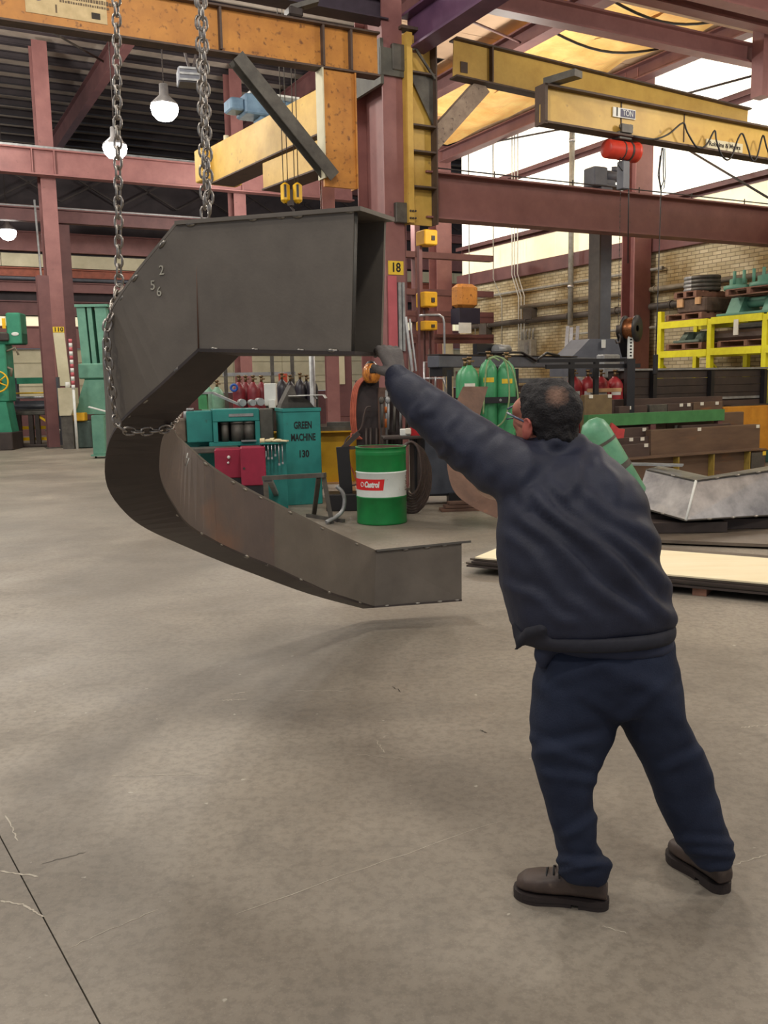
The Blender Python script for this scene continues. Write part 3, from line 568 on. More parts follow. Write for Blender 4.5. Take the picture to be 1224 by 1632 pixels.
# far yellow pieces between the columns
for k, (yt, yb, lab) in enumerate(((368, 392, 'uppermost'), (466, 490, 'middle'), (512, 527, 'lowest'))):
    cx, Y, z0, w_, h_ = face(668, 692, yt, yb, 21); t = T('crane_end_truck', lab+' of three distant yellow steel boxes between the two red columns', 'crane', (cx, Y, z0), A)
    MB().box(-w_/2, w_/2, -.2, .2, 0, h_, .02).build('housing', M_girdy, t); MB().box(0, w_*.25, -.22, -.2, h_*.3, h_*.6).build('slot', M_dark, t); MB().box(-.2+.16*k, -.12+.16*k, .0, .1, -z0, 0).build('post', M_redd, t)
t = T('far_frame', 'dark red frame of beams carrying distant yellow boxes between two columns', 'frame', B(0, 0, 0), A)
for y0, y1 in ((395, 466), (492, 510), (530, 545)): 
    z0, z1 = hv(680, y1, 8)[1], hv(680, y0, 8)[1]; g = MB(); g.box(1.5, 7.7, 8.6, 8.8, z0, z0+.15); g.box(1.5, 7.7, 8.6, 8.8, z1-.15, z1); g.build('beam', M_redd, t)
b = MB(); [b.box(x, x+.15, 8.6, 8.8, 0, 6) for x in (4.4, 5.3)]; b.build('post', M_redd, t)
p = P(741, 475, 22.5); t = T('wall_cabinet', 'orange hood over a dark navy box at the end of the brick wall', 'cabinet', p, A); MB().box(-.3, .28, -.2, .2, -.25, .32, .08).build('hood', M_org, t); MB().box(-.28, .3, -.2, .2, -.62, -.25).build('box', mat('navy_dark', (36, 30, 52), .6), t)
MB().box(-.33, .02, -.24, -.22, -.85, -.6).build('notice', M_white, t)
t = T('handrail', 'thin chromed hand rail bending down beside the far red column', 'rail', (0, 0, 0)); L = [P(x, y, 17) for x, y in ((668, 503), (680, 502), (700, 502), (706, 506), (708, 515), (709, 572))]; L.append(Vector((L[-1].x, 17, 0)))
tubes('rail', L, .02, M_alu, t); b = MB(); L2 = [P(x, y, 13) for x, y in ((672, 590), (690, 577), (695, 580))]; b.tube([P(676, 640, 16), P(676, 577, 16), P(694, 577, 16), P(694, 640, 16)], .018); b.tube([P(676, 603, 16), P(706, 603, 16), P(716, 640, 16)], .018); b.tube([P(x, y, 16) for x, y in ((676, 640), (676, 740))], .018); b.build('guard', M_alu, t)
# ================================================================== THE HANGING STEEL BOX GIRDER
# stations: B near web/soffit corner, C soffit/far web corner, and either A (near web/top) or D (far web/top)
ST = [dict(A=(567, 338, 3.10), B=(562, 560, 3.10), C=(607, 562, 3.28)),
      dict(A=(285, 360, 3.47), B=(320, 556, 3.43), C=(375, 562, 3.58)),
      dict(A=(206, 458, 3.58), B=(260, 612, 3.52), C=(318, 621, 3.68)),
      dict(A=(174, 520, 3.66), B=(195, 674, 3.70), C=(259, 680, 3.80)),
      dict(A=(171, 600, 3.86), B=(175, 722, 3.88), C=(248, 728, 3.95)),
      dict(D=(274, 688, 4.42), B=(177, 772, 4.08), C=(252, 766, 4.10)),
      dict(D=(284, 702, 4.58), B=(204, 812, 4.32), C=(271, 802, 4.28)),
      dict(D=(302, 718, 4.66), B=(240, 840, 4.56), C=(297, 836, 4.46)),
      dict(D=(338, 748, 4.78), B=(300, 868, 4.92), C=(343, 863, 4.74)),
      dict(D=(385, 777, 4.98), B=(352, 890, 5.12), C=(388, 884, 4.94)),
      dict(D=(435, 803, 5.16), B=(404, 910, 5.30), C=(435, 903, 5.12)),
      dict(D=(521, 846, 5.52), B=(496, 944, 5.66), C=(520, 942, 5.48)),
      dict(D=(598, 880, 5.86), B=(580, 967, 6.00), C=(595, 966, 5.84)),
      dict(D=(735, 866, 5.92), B=(725, 953, 6.10), C=(735, 955, 5.92))]
for s_ in ST:
    for k in list(s_): s_[k] = P(*s_[k])
    if 'D' not in s_: s_['D'] = s_['A']+s_['C']-s_['B']
    else: s_['A'] = s_['B']+s_['D']-s_['C']
# keep the blend between the two halves of the twist smooth
def cr4(a, b, c, d, t): return .5*((2*b)+(c-a)*t+(2*a-5*b+4*c-d)*t*t+(3*b-a-3*c+d)*t*t*t)
def stations(i0, i1, sub):
    out = []
    for i in range(i0, i1):
        for k in range(sub):
            t = k/sub; q = {}
            for c in 'ABCD':
                a = ST[max(i-1, i0)][c]; b = ST[i][c]; d = ST[i+1][c]; e_ = ST[min(i+2, i1)][c]; q[c] = cr4(a, b, d, e_, t)
            out.append(q)
    out.append({c: ST[i1][c] for c in 'ABCD'}); return out
bg = T('box_girder', 'large twisted dark steel box girder hung on chains, its upper arm pushed by the man', 'girder', (0, 0, 0))
def plate(name, c1, c2, qs, th, mt, over1=0., over2=0., ext0=0., ext1=0., inward=None):
    """a steel plate following corner lines c1-c2, thickness th, overhanging the corner lines sideways by over"""
    opp = {'AB': 'DC', 'CD': 'BA', 'BC': 'AD', 'AD': 'BC'}[''.join(sorted(c1+c2))]; vs = []
    n = len(qs)
    for i, q in enumerate(qs):
        a, b = q[c1], q[c2]; d = (b-a).normalized(); a = a-d*over1; b = b+d*over2
        ctr = (q['A']+q['B']+q['C']+q['D'])/4; tq = (qs[min(i+1, n-1)]['B']-qs[max(i-1, 0)]['B']).normalized()
        nn = d.cross(tq).normalized()
        if nn.dot(ctr-(a+b)/2) > 0: nn = -nn
        if i == 0 and ext0: a = a-tq*ext0; b = b-tq*ext0
        if i == n-1 and ext1: a = a+tq*ext1; b = b+tq*ext1
        vs += [a, b, b+nn*th, a+nn*th]
    fs = [(0, 1, 2, 3), tuple(4*(n-1)+k for k in (3, 2, 1, 0))]
    for i in range(n-1):
        for k in range(4): fs.append((4*i+k, 4*i+(k+1) % 4, 4*i+4+(k+1) % 4, 4*i+4+k))
    return MB().add(vs, fs).build(name, mt, bg)
up = stations(0, 1, 1); bend = stations(1, 7, 5); lo = stations(7, 12, 3); en = stations(12, 13, 1)
allq = stations(1, 12, 4)
full = up[:-1]+allq
# webs are butted panel by panel
plate('web_plate', 'A', 'B', up, .012, M_mill); plate('web_plate', 'A', 'B', allq, .012, M_mill)
plate('web_plate', 'C', 'D', up, .012, M_mill)
plate('web_plate', 'C', 'D', stations(1, 8, 4), .012, M_mill2); plate('web_plate', 'C', 'D', stations(8, 10, 3), .012, M_mill2)
plate('web_plate', 'C', 'D', stations(10, 11, 3), .012, M_mill); plate('web_plate', 'C', 'D', stations(11, 12, 3), .012, M_mill); plate('web_plate', 'C', 'D', en, .012, M_mill); plate('web_plate', 'A', 'B', en, .012, M_mill)
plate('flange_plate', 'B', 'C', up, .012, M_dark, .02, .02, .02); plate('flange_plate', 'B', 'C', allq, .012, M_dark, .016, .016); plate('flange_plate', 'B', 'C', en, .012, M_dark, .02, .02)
plate('flange_plate', 'A', 'D', up, .014, M_mill, .022, .022, .03); plate('flange_plate', 'A', 'D', allq, .012, M_mill, .012, .012); plate('flange_plate', 'A', 'D', en, .014, M_gsteel, .03, .03, .0, .06)
# bright cut edge of the near web, weld seams, tack welds
def lerp4(q0, q1, c, t): return q0[c].lerp(q1[c], t)
MB().tube([ST[0]['A'], ST[0]['B']], .008, 6).build('cut_edge', M_gsteel, bg)
for i in (1,):
    MB().tube([ST[1]['A'].lerp(ST[0]['A'], .11)+Vector((0, -.010, -.01)), ST[1]['B']+Vector((-.006, -.012, 0))], .003, 5).build('weld_seam', M_rust, bg)
for i in (8, 10, 11, 12):
    w_ = (ST[i]['D']-ST[i]['C']); nn = Vector((-.1, -1, 0)).normalized()*.014; pts = [ST[i]['C']+w_*t+nn+Vector((random.uniform(-.001, .001), 0, 0)) for t in [k/10 for k in range(11)]]
    MB().tube(pts, .0022, 5).build('weld_seam', M_lgry, bg)
tk = MB(); tk.sph((0, 0, 0), .022, .009, .008, 8); tsrc = None
def tack(p, d, s_=1., lift=.012):
    global tsrc
    if tsrc is None: o = tk.build('tack_weld', M_weld, bg); tsrc = o
    else: o = tsrc.copy(); col.objects.link(o); o.parent = bg
    o.rotation_mode = 'QUATERNION'; o.rotation_quaternion = d.to_track_quat('X', 'Z'); o.location = p; o.scale = (s_, s_, s_)
def along(c, ia, ib, ts, off=Vector((0, -.014, 0))):
    for t in ts: a, b = ST[ia][c], ST[ib][c]; tack(a.lerp(b, t)+off, (b-a).normalized(), random.uniform(.8, 1.25))
along('A', 0, 1, (.03, .30, .39, .55, .92)); along('B', 0, 1, (.12, .32, .62, .90)); along('A', 1, 2, (.3, .85)); along('A', 2, 3, (.3, .8)); along('B', 1, 2, (.6,)); along('B', 2, 3, (.4, .8))
for i, ts in ((5, ()), (6, (.5,)), (7, (.5,)), (8, (.2,)), (9, (.1, .8)), (10, (.5,)), (11, (.05, .7)), (12, (.15, .5, .75, .95))):
    along('C', i, min(i+1, 13), ts); 
for i, ts in ((7, (.7,)), (8, (.7,)), (9, (.1, .6)), (10, (.3, .9)), (11, (.6,)), (12, (.35, .6, .8))): along('D', i, i+1, ts)
# numbers chalked on the near web
def on_web(px, py, f=.02):
    a, b, c_ = ST[1]['A'], ST[1]['B'], ST[2]['A']; n_ = (b-a).cross(c_-a).normalized(); n_ = n_ if n_.y < 0 else -n_; d = ray(px, py); o = Vector((0, 0, H)); t = (a-o).dot(n_)/d.dot(n_); return o+d*t+n_*f, n_
M_chalk = mat('chalk', (200, 196, 180), .9)
for px, py, s_ in ((258, 466, '6'), (248, 456, '5'), (262, 432, '2')):
    p, n_ = on_web(px, py, .016); o = text(s_, .05, M_chalk, bg, p, name='chalk_numeral'); o.rotation_mode = 'QUATERNION'; o.rotation_quaternion = n_.to_track_quat('Z', 'Y')
MB().tube([P(x, y, Y) for x, y, Y in ((299, 722, 4.58), (297, 730, 4.57), (301, 730, 4.57), (296, 744, 4.57))], .003, 5).build('chalk_mark', M_white, bg)
# small lifting tab under the bend
p = P(232, 826, 4.5); MB().prism([(-.04, 0), (.05, .02), (.03, .06), (-.03, .05)], -.02, .02).build('tab', M_dark, bg).location = p
# ---- chains
def link_mesh():
    b = MB(); L = .0140; R_ = .0205; pts = []
    for k in range(5): t = pi*k/4; pts.append((R_*cos(t), 0, L+R_*sin(t)))
    for k in range(5): t = pi+pi*k/4; pts.append((R_*cos(t), 0, -L+R_*sin(t)))
    b.tube(pts, .0072, 6, closed=True); return b
def resample(pts, step):
    out = [Vector(pts[0])]; cur = Vector(pts[0]); rest = step
    for a, b in zip(pts, pts[1:]):
        a, b = Vector(a), Vector(b); L = (b-a).length; s0 = rest if len(out) > 0 else 0; d = (b-a)/L; s_ = rest
        while s_ <= L: out.append(a+d*s_); s_ += step
        rest = s_-L
    return out
lsrc = None
def chain(label, pts, pitch=.052, sc=1., grp=None):
    global lsrc
    root = T('lifting_chain', label, 'chain', Vector(pts[0]))
    q = resample(pts, pitch*sc)
    for i in range(len(q)-1):
        a, b = q[i], q[i+1]; d = (b-a).normalized(); mid = (a+b)/2
        if lsrc is None: o = link_mesh().build('link', M_chain, root); lsrc = o
        else: o = lsrc.copy(); col.objects.link(o); o.parent = root
        o.rotation_mode = 'QUATERNION'; o.rotation_quaternion = d.to_track_quat('Z', 'Y') @ Matrix.Rotation((pi/2 if i % 2 else 0)+random.uniform(-.12, .12)+(.9 if sc > .73 else .15), 3, 'Z').to_quaternion()
        o.location = mid-root.location; o.scale = (sc, sc, sc)
    return root
def PP(L): return [P(*q) for q in L]
chain('left lifting chain running down to wrap the bend of the steel girder', PP([(185, -60, 3.72), (190, 455, 3.72), (178, 500, 3.62), (169, 520, 3.60), (171, 560, 3.60), (176, 600, 3.6), (181, 650, 3.62), (188, 680, 3.63), (202, 688, 3.65), (232, 688, 3.70), (268, 684, 3.74), (277, 672, 3.82), (285, 655, 4.1)]), sc=.72)
chain('right lifting chain, nearer of the two strands above the upper girder arm', PP([(320, -60, 3.66), (334, 344, 3.64)]), sc=.76)
chain('rear strand of the right lifting chain, partly behind the nearer strand', PP([(316, -60, 3.74), (327, 348, 3.72)]), sc=.76)
# small crane hook block above the frame that carries the chains
t = T('crane_hook', 'large steel crane hook block above the picture carrying the lifting chains', 'hook', P(250, -70, 3.8)+Vector((0, 0, .1)))
b = MB(); b.box(-.32, .32, -.05, .05, 0, .1, .02); b.build('spreader_bar', M_girdy, t); b = MB(); b.cyl((0, 0, .1), (0, 0, ZC-.7-t.location.z), .015, n=6); b.build('wire_rope', M_gsteel, t)
# ================================================================== THE MAN
M_skin = mat('skin', (196, 132, 108), .5, c2=(178, 112, 92), ns=20)
M_hair = mat('black_hair', (34, 30, 32), .75, c2=(20, 18, 20), ns=60, bump=.6, bs=160, stretch=(1, 1, 1))
M_scalp = mat('thinning_crown', (112, 86, 72), .6, c2=(60, 48, 44), ns=50)
M_jack = mat('navy_jacket_cloth', (46, 50, 68), .6, c2=(32, 34, 48), ns=5, bump=.12, bs=220, spec=.35)
M_trou = mat('dark_blue_trouser_cloth', (40, 48, 68), .85, c2=(30, 36, 54), ns=7, bump=.2, bs=200, spec=.3)
M_boot = mat('brown_boot_leather', (88, 72, 64), .5, c2=(60, 50, 46), ns=9, spots=(112, 98, 86), sscale=16, sth=.64, bump=.1)
M_sole = mat('dark_boot_sole', (52, 42, 40), .7, c2=(40, 33, 32), ns=12)
M_glove = mat('grey_work_glove', (120, 114, 110), .85, c2=(84, 78, 76), ns=14, bump=.2, bs=120)
def remesh(mb, vox, sm=6, disp=None):
    me = mb.mesh('tmp', M_skin); o = bpy.data.objects.new('tmp', me); col.objects.link(o)
    m = o.modifiers.new('r', 'REMESH'); m.mode = 'VOXEL'; m.voxel_size = vox
    if sm: s_ = o.modifiers.new('s', 'SMOOTH'); s_.factor = .5; s_.iterations = sm
    bpy.context.view_layer.update(); ev = o.evaluated_get(bpy.context.evaluated_depsgraph_get()); out = bpy.data.meshes.new_from_object(ev)
    bpy.data.objects.remove(o)
    if disp:
        ns = [v.normal.copy() for v in out.vertices]
        for v, n in zip(out.vertices, ns): v.co += n*disp(v.co, n)
    for p in out.polygons: p.use_smooth = True
    return out
def organic(name, mb, vox, mt, parent, sm=6, disp=None):
    me = remesh(mb, vox, sm, disp); me.materials.clear(); me.materials.append(mt); me.name = name
    o = bpy.data.objects.new(name, me); col.objects.link(o)
    if parent: o.parent = parent; o.matrix_parent_inverse = Matrix.Translation(-parent.location)
    return o
def limb(mb, pts, n=16):
    """pts: (Vector, radius)"""
    for (a, ra), (b, rb_) in zip(pts, pts[1:]): mb.cyl(a, b, ra, rb_, n)
    for a, ra in pts: mb.sph(a, ra, n=n)
    return mb
def loft(mb, rows, n=28, pw=2.3):
    """rows: (left px,py, right px,py, depth, half thickness[, dy of depth plane]) -> closed body"""
    vs = []
    for xl, yl, xr, yr, Y, hd in rows:
        a, b = P(xl, yl, Y), P(xr, yr, Y); c = (a+b)/2; ax = (b-a)/2; bx = Vector((.0, hd, 0))
        for k in range(n):
            t = 2*pi*k/n; s_, q = sin(t), cos(t)
            vs.append(c+ax*(abs(q)**(2/pw)*(1 if q > 0 else -1))+bx*(abs(s_)**(2/pw)*(1 if s_ > 0 else -1)))
    m = len(rows); fs = [(j*n+i, j*n+(i+1) % n, (j+1)*n+(i+1) % n, (j+1)*n+i) for j in range(m-1) for i in range(n)]
    fs += [tuple(range(n-1, -1, -1)), tuple((m-1)*n+i for i in range(n))]; return mb.add(vs, fs, True)
DP = 2.72
man = T('person', 'man in dark navy jacket and trousers seen from behind, pushing the steel girder', 'person', Z(1000, 1440, 0))
# --- folds
def ridge(x, w_): return math.exp(-(x/w_)**2)
def jfold(co, n):
    # pixel coordinates of the vertex so that the cloth creases run from the armpit to the back hem
    r = co-Vector((0, 0, H)); z = r.dot(FW); px = 612+F*r.dot(RV)/z; py = 816-F*r.dot(UV)/z
    d = 0.
    for (x0, y0, x1, y1, w_, h_) in ((868, 800, 1045, 960, 13, .018), (905, 800, 1062, 925, 12, .014), (845, 835, 1000, 975, 11, .011), (935, 795, 1040, 860, 15, .012), (930, 722, 905, 790, 12, .010), (955, 720, 985, 790, 12, .008),
                                     (820, 860, 930, 975, 10, .006), (812, 930, 900, 985, 9, .006), (772, 686, 728, 745, 9, .005), (722, 668, 702, 728, 7, .006), (700, 640, 655, 672, 8, .005), (800, 715, 770, 780, 12, .005), (668, 622, 660, 665, 6, .005), (745, 720, 690, 700, 8, .004), (840, 740, 830, 810, 9, .007)):
        dx, dy = x1-x0, y1-y0; L = hypot(dx, dy); s_ = ((px-x0)*dx+(py-y0)*dy)/L/L; t = ((px-x0)*dy-(py-y0)*dx)/L
        e_ = 1 if 0 <= s_ <= 1 else math.exp(-((s_ if s_ < 0 else s_-1)*6)**2)
        t += 5*sin(s_*7+x0)
        d += h_*e_*(ridge(t, w_)-.7*ridge(t-w_*1.5, w_))
    d += .004*noise.noise(co*9)+.002*noise.noise(co*26)
    if n.y > .3: d *= .5
    return d
jk = MB()
loft(jk, [(856, 716, 930, 700, 2.83, .07), (842, 728, 955, 712, 2.81, .10), (822, 744, 984, 734, 2.79, .135), (803, 768, 1010, 760, 2.77, .155), (794, 800, 1030, 790, 2.75, .165), (791, 845, 1042, 832, 2.73, .175), (792, 890, 1050, 880, 2.71, .18),
          (798, 935, 1062, 930, 2.69, .18), (806, 968, 1072, 962, 2.68, .18), (812, 992, 1074, 984, 2.675, .17), (820, 1006, 1064, 994, 2.67, .155)])
S_, E_, W_ = P(838, 762, 2.76), P(735, 698, 2.92), P(652, 626, 3.06)
limb(jk, [(P(862, 768, 2.77), .105), (S_, .108), (P(790, 735, 2.84), .100), (E_, .092), (P(690, 660, 2.99), .082), (W_, .068), (P(638, 611, 3.085), .054)])
limb(jk, [(P(945, 790, 2.86), .10), (P(945, 805, 3.0), .09), (P(915, 830, 3.1), .08), (P(868, 815, 3.12), .068), (P(845, 790, 3.12), .05)])
# collar
limb(jk, [(P(852, 714, 2.80), .034), (P(884, 705, 2.75), .036), (P(922, 706, 2.80), .034)])
jacket = organic('jacket', jk, .011, M_jack, man, 5, jfold)
# ribbed hem band and the hanging front corner
hb_ = MB(); loft(hb_, [(818, 1000, 1072, 988, 2.672, .172), (822, 1012, 1074, 996, 2.67, .176), (832, 1022, 1073, 1008, 2.67, .172), (850, 1018, 1070, 1012, 2.67, .16)])
limb(hb_, [(P(866, 1002, 2.55), .022), (P(846, 1008, 2.575), .022), (P(833, 1019, 2.60), .016), (P(823, 1033, 2.61), .008)]); limb(hb_, [(P(826, 996, 2.64), .022), (P(826, 1018, 2.62), .014)])
organic('jacket_hem', hb_, .009, mat('navy_rib_knit', (40, 40, 50), .8, c2=(30, 31, 40), ns=30), man, 3)
# shirt tail strip
sh = MB(); loft(sh, [(862, 1014, 1071, 1006, 2.668, .150), (866, 1026, 1071, 1020, 2.665, .150), (880, 1034, 1070, 1030, 2.665, .14)])
limb(sh, [(P(876, 1022, 2.60), .04), (P(866, 1044, 2.60), .030), (P(864, 1058, 2.60), .018)]); organic('shirt_tail', sh, .01, mat('blue_shirt_cloth', (46, 52, 74), .8, c2=(38, 43, 62), ns=9), man, 3)
# --- trousers
def tfold(co, n):
    r = co-Vector((0, 0, H)); z = r.dot(FW); px = 612+F*r.dot(RV)/z; py = 816-F*r.dot(UV)/z
    d = .0045*noise.noise(Vector((co.x*7, co.y*7, co.z*16)))+.0025*noise.noise(co*22)
    for (x0, y0, x1, y1, w_, h_) in ((862, 1200, 950, 1180, 10, .008), (875, 1235, 945, 1245, 9, .007), (850, 1180, 930, 1215, 9, .006), (905, 1330, 952, 1300, 8, .006), (895, 1372, 965, 1378, 7, .010), (892, 1390, 970, 1368, 6, .008), (1085, 1150, 1125, 1230, 12, .008), (1060, 1225, 1110, 1200, 9, .006),
                                     (1090, 1340, 1160, 1345, 8, .008), (1100, 1356, 1160, 1362, 7, .009), (960, 1060, 1050, 1100, 14, .006), (870, 1090, 960, 1060, 12, .006), (985, 1145, 930, 1110, 10, .006), (1000, 1140, 1060, 1090, 10, .005)):
        dx, dy = x1-x0, y1-y0; L = hypot(dx, dy); s_ = ((px-x0)*dx+(py-y0)*dy)/L/L; t = ((px-x0)*dy-(py-y0)*dx)/L
        e_ = 1 if 0 <= s_ <= 1 else math.exp(-((s_ if s_ < 0 else s_-1)*5)**2); d += h_*e_*(ridge(t, w_)-.6*ridge(t-w_*1.4, w_))
    return d
tr = MB()
loft(tr, [(868, 1018, 1070, 1010, 2.668, .135), (858, 1040, 1074, 1030, 2.665, .15), (852, 1075, 1080, 1065, 2.66, .155), (850, 1105, 1083, 1100, 2.66, .145), (862, 1126, 1080, 1122, 2.655, .125)])
loft(tr, [(850, 1080, 975, 1085, 2.66, .14), (849, 1110, 985, 1120, 2.655, .138), (843, 1150, 984, 1144, 2.645, .124), (844, 1178, 974, 1176, 2.63, .108), (850, 1210, 960, 1210, 2.62, .10), (858, 1240, 943, 1243, 2.61, .092), (866, 1275, 945, 1275, 2.605, .085), (876, 1310, 949, 1308, 2.60, .08), (886, 1342, 951, 1340, 2.60, .075), (890, 1362, 962, 1358, 2.60, .078), (890, 1378, 971, 1374, 2.60, .082), (891, 1396, 968, 1398, 2.60, .076)])
loft(tr, [(965, 1080, 1082, 1080, 2.66, .14), (975, 1110, 1086, 1110, 2.66, .138), (984, 1144, 1090, 1140, 2.66, .124), (1002, 1180, 1104, 1170, 2.66, .108), (1020, 1215, 1122, 1200, 2.66, .10), (1036, 1250, 1134, 1240, 2.66, .094), (1052, 1290, 1146, 1280, 2.66, .088), (1064, 1318, 1154, 1310, 2.66, .085), (1078, 1340, 1164, 1330, 2.66, .082), (1094, 1356, 1166, 1348, 2.66, .078), (1104, 1376, 1164, 1374, 2.65, .07)])
organic('trousers', tr, .010, M_trou, man, 9, tfold)
# --- body: head, neck, hands' wrists, hidden trunk as one continuous surface
hc = P(869, 668, 2.82); fd = Vector((-.60, .76, .20)).normalized(); upv = Vector((.16, -.30, 1)); upv = (upv-fd*upv.dot(fd)).normalized(); sd = fd.cross(upv).normalized()  # sd = his right
HM = Matrix((sd, fd, upv)).transposed()
def hp(x, y, z): return hc+sd*x+fd*y+upv*z
bd = MB()
bd.sph(hp(0, -.012, .028), .076, .094, .092, 20, HM); bd.sph(hp(0, .03, -.05), .060, .066, .075, 16, HM); bd.sph(hp(0, .06, -.085), .035, .035, .03, 12, HM)
bd.sph(hp(0, .085, .015), .06, .025, .045, 12, HM); bd.sph(hp(0, .098, -.03), .014, .022, .024, 10, HM); bd.sph(hp(0, .086, -.066), .026, .014, .012, 10, HM)
for s_ in (-1, 1): bd.sph(hp(s_*.03, .082, -.03), .022, .02, .02, 10, HM)
limb(bd, [(hp(0, -.02, -.05), .058), (P(880, 715, 2.80), .062), (P(890, 740, 2.80), .07), (P(905, 800, 2.78), .11), (P(930, 900, 2.71), .12), (P(960, 1020, 2.67), .11)])
limb(bd, [(P(905, 780, 2.78), .06), (S_, .06), (E_, .045), (W_, .032), (P(630, 600, 3.11), .03)]); limb(bd, [(P(905, 780, 2.78), .06), (P(975, 780, 2.88), .055), (P(915, 830, 3.1), .04), (P(852, 795, 3.12), .03)])
limb(bd, [(P(930, 1060, 2.67), .09), (P(905, 1190, 2.63), .05), (P(928, 1390, 2.60), .035)]); limb(bd, [(P(1010, 1060, 2.67), .09), (P(1072, 1215, 2.66), .05), (P(1138, 1372, 2.65), .033)])
limb(bd, [(P(960, 1020, 2.67), .11), (P(970, 1070, 2.67), .11)])
body = organic('body', bd, .0085, M_skin, man, 3)
for s_ in (-1, 1):
    e_ = MB(); e_.sph(hp(s_*.080, -.004, -.022), .011, .021, .034, 12, HM); e_.sph(hp(s_*.078, .002, -.045), .009, .012, .014, 8, HM); e_.tube([hp(s_*.088, -.018, -.01), hp(s_*.09, -.022, .002), hp(s_*.089, -.006, .012), hp(s_*.086, .010, .004)], .004, 6)
    me_ = organic('ear', e_, .004, mat('ear_skin', (206, 120, 104), .5, c2=(184, 96, 86), ns=30), man, 2)
    ey = MB(); ey.sph(hp(s_*.031, .092, .004), .012, .01, .012, 10, HM); o = ey.build('eye', M_white, man); o.matrix_parent_inverse = Matrix.Translation(-man.location)
# hair shell: covers skull except face
hr = MB(); hr.sph(hp(0, -.020, .030), .086, .102, .100, 24, HM); hr.sph(hp(0, .035, .062), .070, .060, .055, 16, HM); hr.sph(hp(0, -.052, -.03), .074, .064, .072, 18, HM); hr.sph(hp(0, -.055, -.062), .064, .046, .045, 14, HM)
def hairz(co, n): return .006*noise.noise(co*22)+.005*noise.noise(co*55)
me = remesh(hr, .006, 3, hairz)
bm = bmesh.new(); bm.from_mesh(me)
for f in [f for f in bm.faces if (lambda q: q.dot(fd) > .050 and q.dot(upv) < .035 or (q.dot(fd) > -.010 and q.dot(upv) < .004))(f.calc_center_median()-hc)]: bm.faces.remove(f)
bm.to_mesh(me); bm.free(); me.materials.clear(); me.materials.append(M_hair)
o = bpy.data.objects.new('hair', me); col.objects.link(o); o.parent = man; o.matrix_parent_inverse = Matrix.Translation(-man.location)
for f in me.polygons: f.use_smooth = True
bpt = hp(0, -.020, .030)+(P(884, 640, 2.75)-hp(0, -.020, .030)).normalized()*.096
hm = M_hair.copy(); hm.name = 'black_hair_thin_at_crown'; nt = hm.node_tree; N = nt.nodes; L = nt.links; pr_ = N['Principled BSDF']; src = pr_.inputs['Base Color'].links[0].from_socket
tc = N.new('ShaderNodeTexCoord'); vm = N.new('ShaderNodeVectorMath'); vm.operation = 'DISTANCE'; vm.inputs[1].default_value = bpt; L.new(tc.outputs['Object'], vm.inputs[0])
nn_ = N.new('ShaderNodeTexNoise'); nn_.inputs['Scale'].default_value = 90; L.new(tc.outputs['Object'], nn_.inputs[0]); ma = N.new('ShaderNodeMath'); ma.operation = 'MULTIPLY_ADD'; ma.inputs[1].default_value = .030; L.new(nn_.outputs['Fac'], ma.inputs[0]); L.new(vm.outputs['Value'], ma.inputs[2])
r_ = N.new('ShaderNodeValToRGB'); r_.color_ramp.elements[0].position = .028; r_.color_ramp.elements[0].color = (1, 1, 1, 1); r_.color_ramp.elements[1].position = .055; r_.color_ramp.elements[1].color = (0, 0, 0, 1); L.new(ma.outputs[0], r_.inputs[0])
mx = N.new('ShaderNodeMixRGB'); L.new(r_.outputs[0], mx.inputs[0]); L.new(src, mx.inputs[1]); mx.inputs[2].default_value = lin((128, 98, 82))+(1,); L.new(mx.outputs[0], pr_.inputs['Base Color'])
me.materials.clear(); me.materials.append(hm)
# safety glasses
gl = MB(); gl.tube([hp(-.083, -.01, -.004), hp(-.080, .05, .002), hp(-.066, .100, .004)], .0035, 6); gl.tube([hp(.083, -.01, -.004), hp(.080, .05, .002), hp(.066, .100, .004)], .0035, 6); gl.tube([hp(-.066, .100, .016), hp(-.03, .114, .018), hp(.03, .114, .018), hp(.066, .100, .016)], .003, 6); gl.tube([hp(-.066, .100, -.016), hp(-.04, .112, -.02), hp(.04, .112, -.02), hp(.066, .100, -.016)], .0025, 6)
o = gl.build('safety_glasses', mat('blue_grey_glasses', (84, 96, 122), .3, c2=(70, 80, 104)), man); o.matrix_parent_inverse = Matrix.Translation(-man.location)
# --- gloved hands
def hand(wr_, kn, side, curl, name='work_glove'):
    """wr_ wrist point, kn knuckle centre, side = vector across the palm (towards the little finger), curl = direction the fingers bend"""
    f_ = (kn-wr_).normalized(); side = (side-f_*side.dot(f_)).normalized(); curl = (curl-f_*curl.dot(f_)-side*curl.dot(side)).normalized(); b = MB()
    limb(b, [(wr_-f_*.03, .034), (wr_, .030)]); 
    for k in (-1, -.33, .33, 1): limb(b, [(wr_+side*(.014*k)+f_*.01, .017), (kn+side*(.030*k), .0155)])
    for k, L in ((-1, .9), (-.33, 1.), (.33, .95), (1, .78)):
        p0 = kn+side*(.031*k); p1 = p0+(f_*.82+curl*.35).normalized()*.038*L; p2 = p1+(f_*.35+curl*.9).normalized()*.028*L; p3 = p2+(curl*.95-f_*.25).normalized()*.022*L
        limb(b, [(p0, .0125), (p1, .0115), (p2, .0105), (p3, .0095)], 10)
    t0 = wr_-side*.020+f_*.02; t1 = t0-side*.030+f_*.022+curl*.012; t2 = t1+f_*.026+curl*.018-side*.004; t3 = t2+f_*.018+curl*.016
    limb(b, [(t0, .017), (t1, .015), (t2, .013), (t3, .011)], 10)
    return organic(name, b, .0042, M_glove, man, 2)
wr1 = P(634, 602, 3.10); kn1 = P(622, 562, 3.165); hand(wr1, kn1, Vector((.75, .45, .2)), Vector((-.9, .15, -.1)))
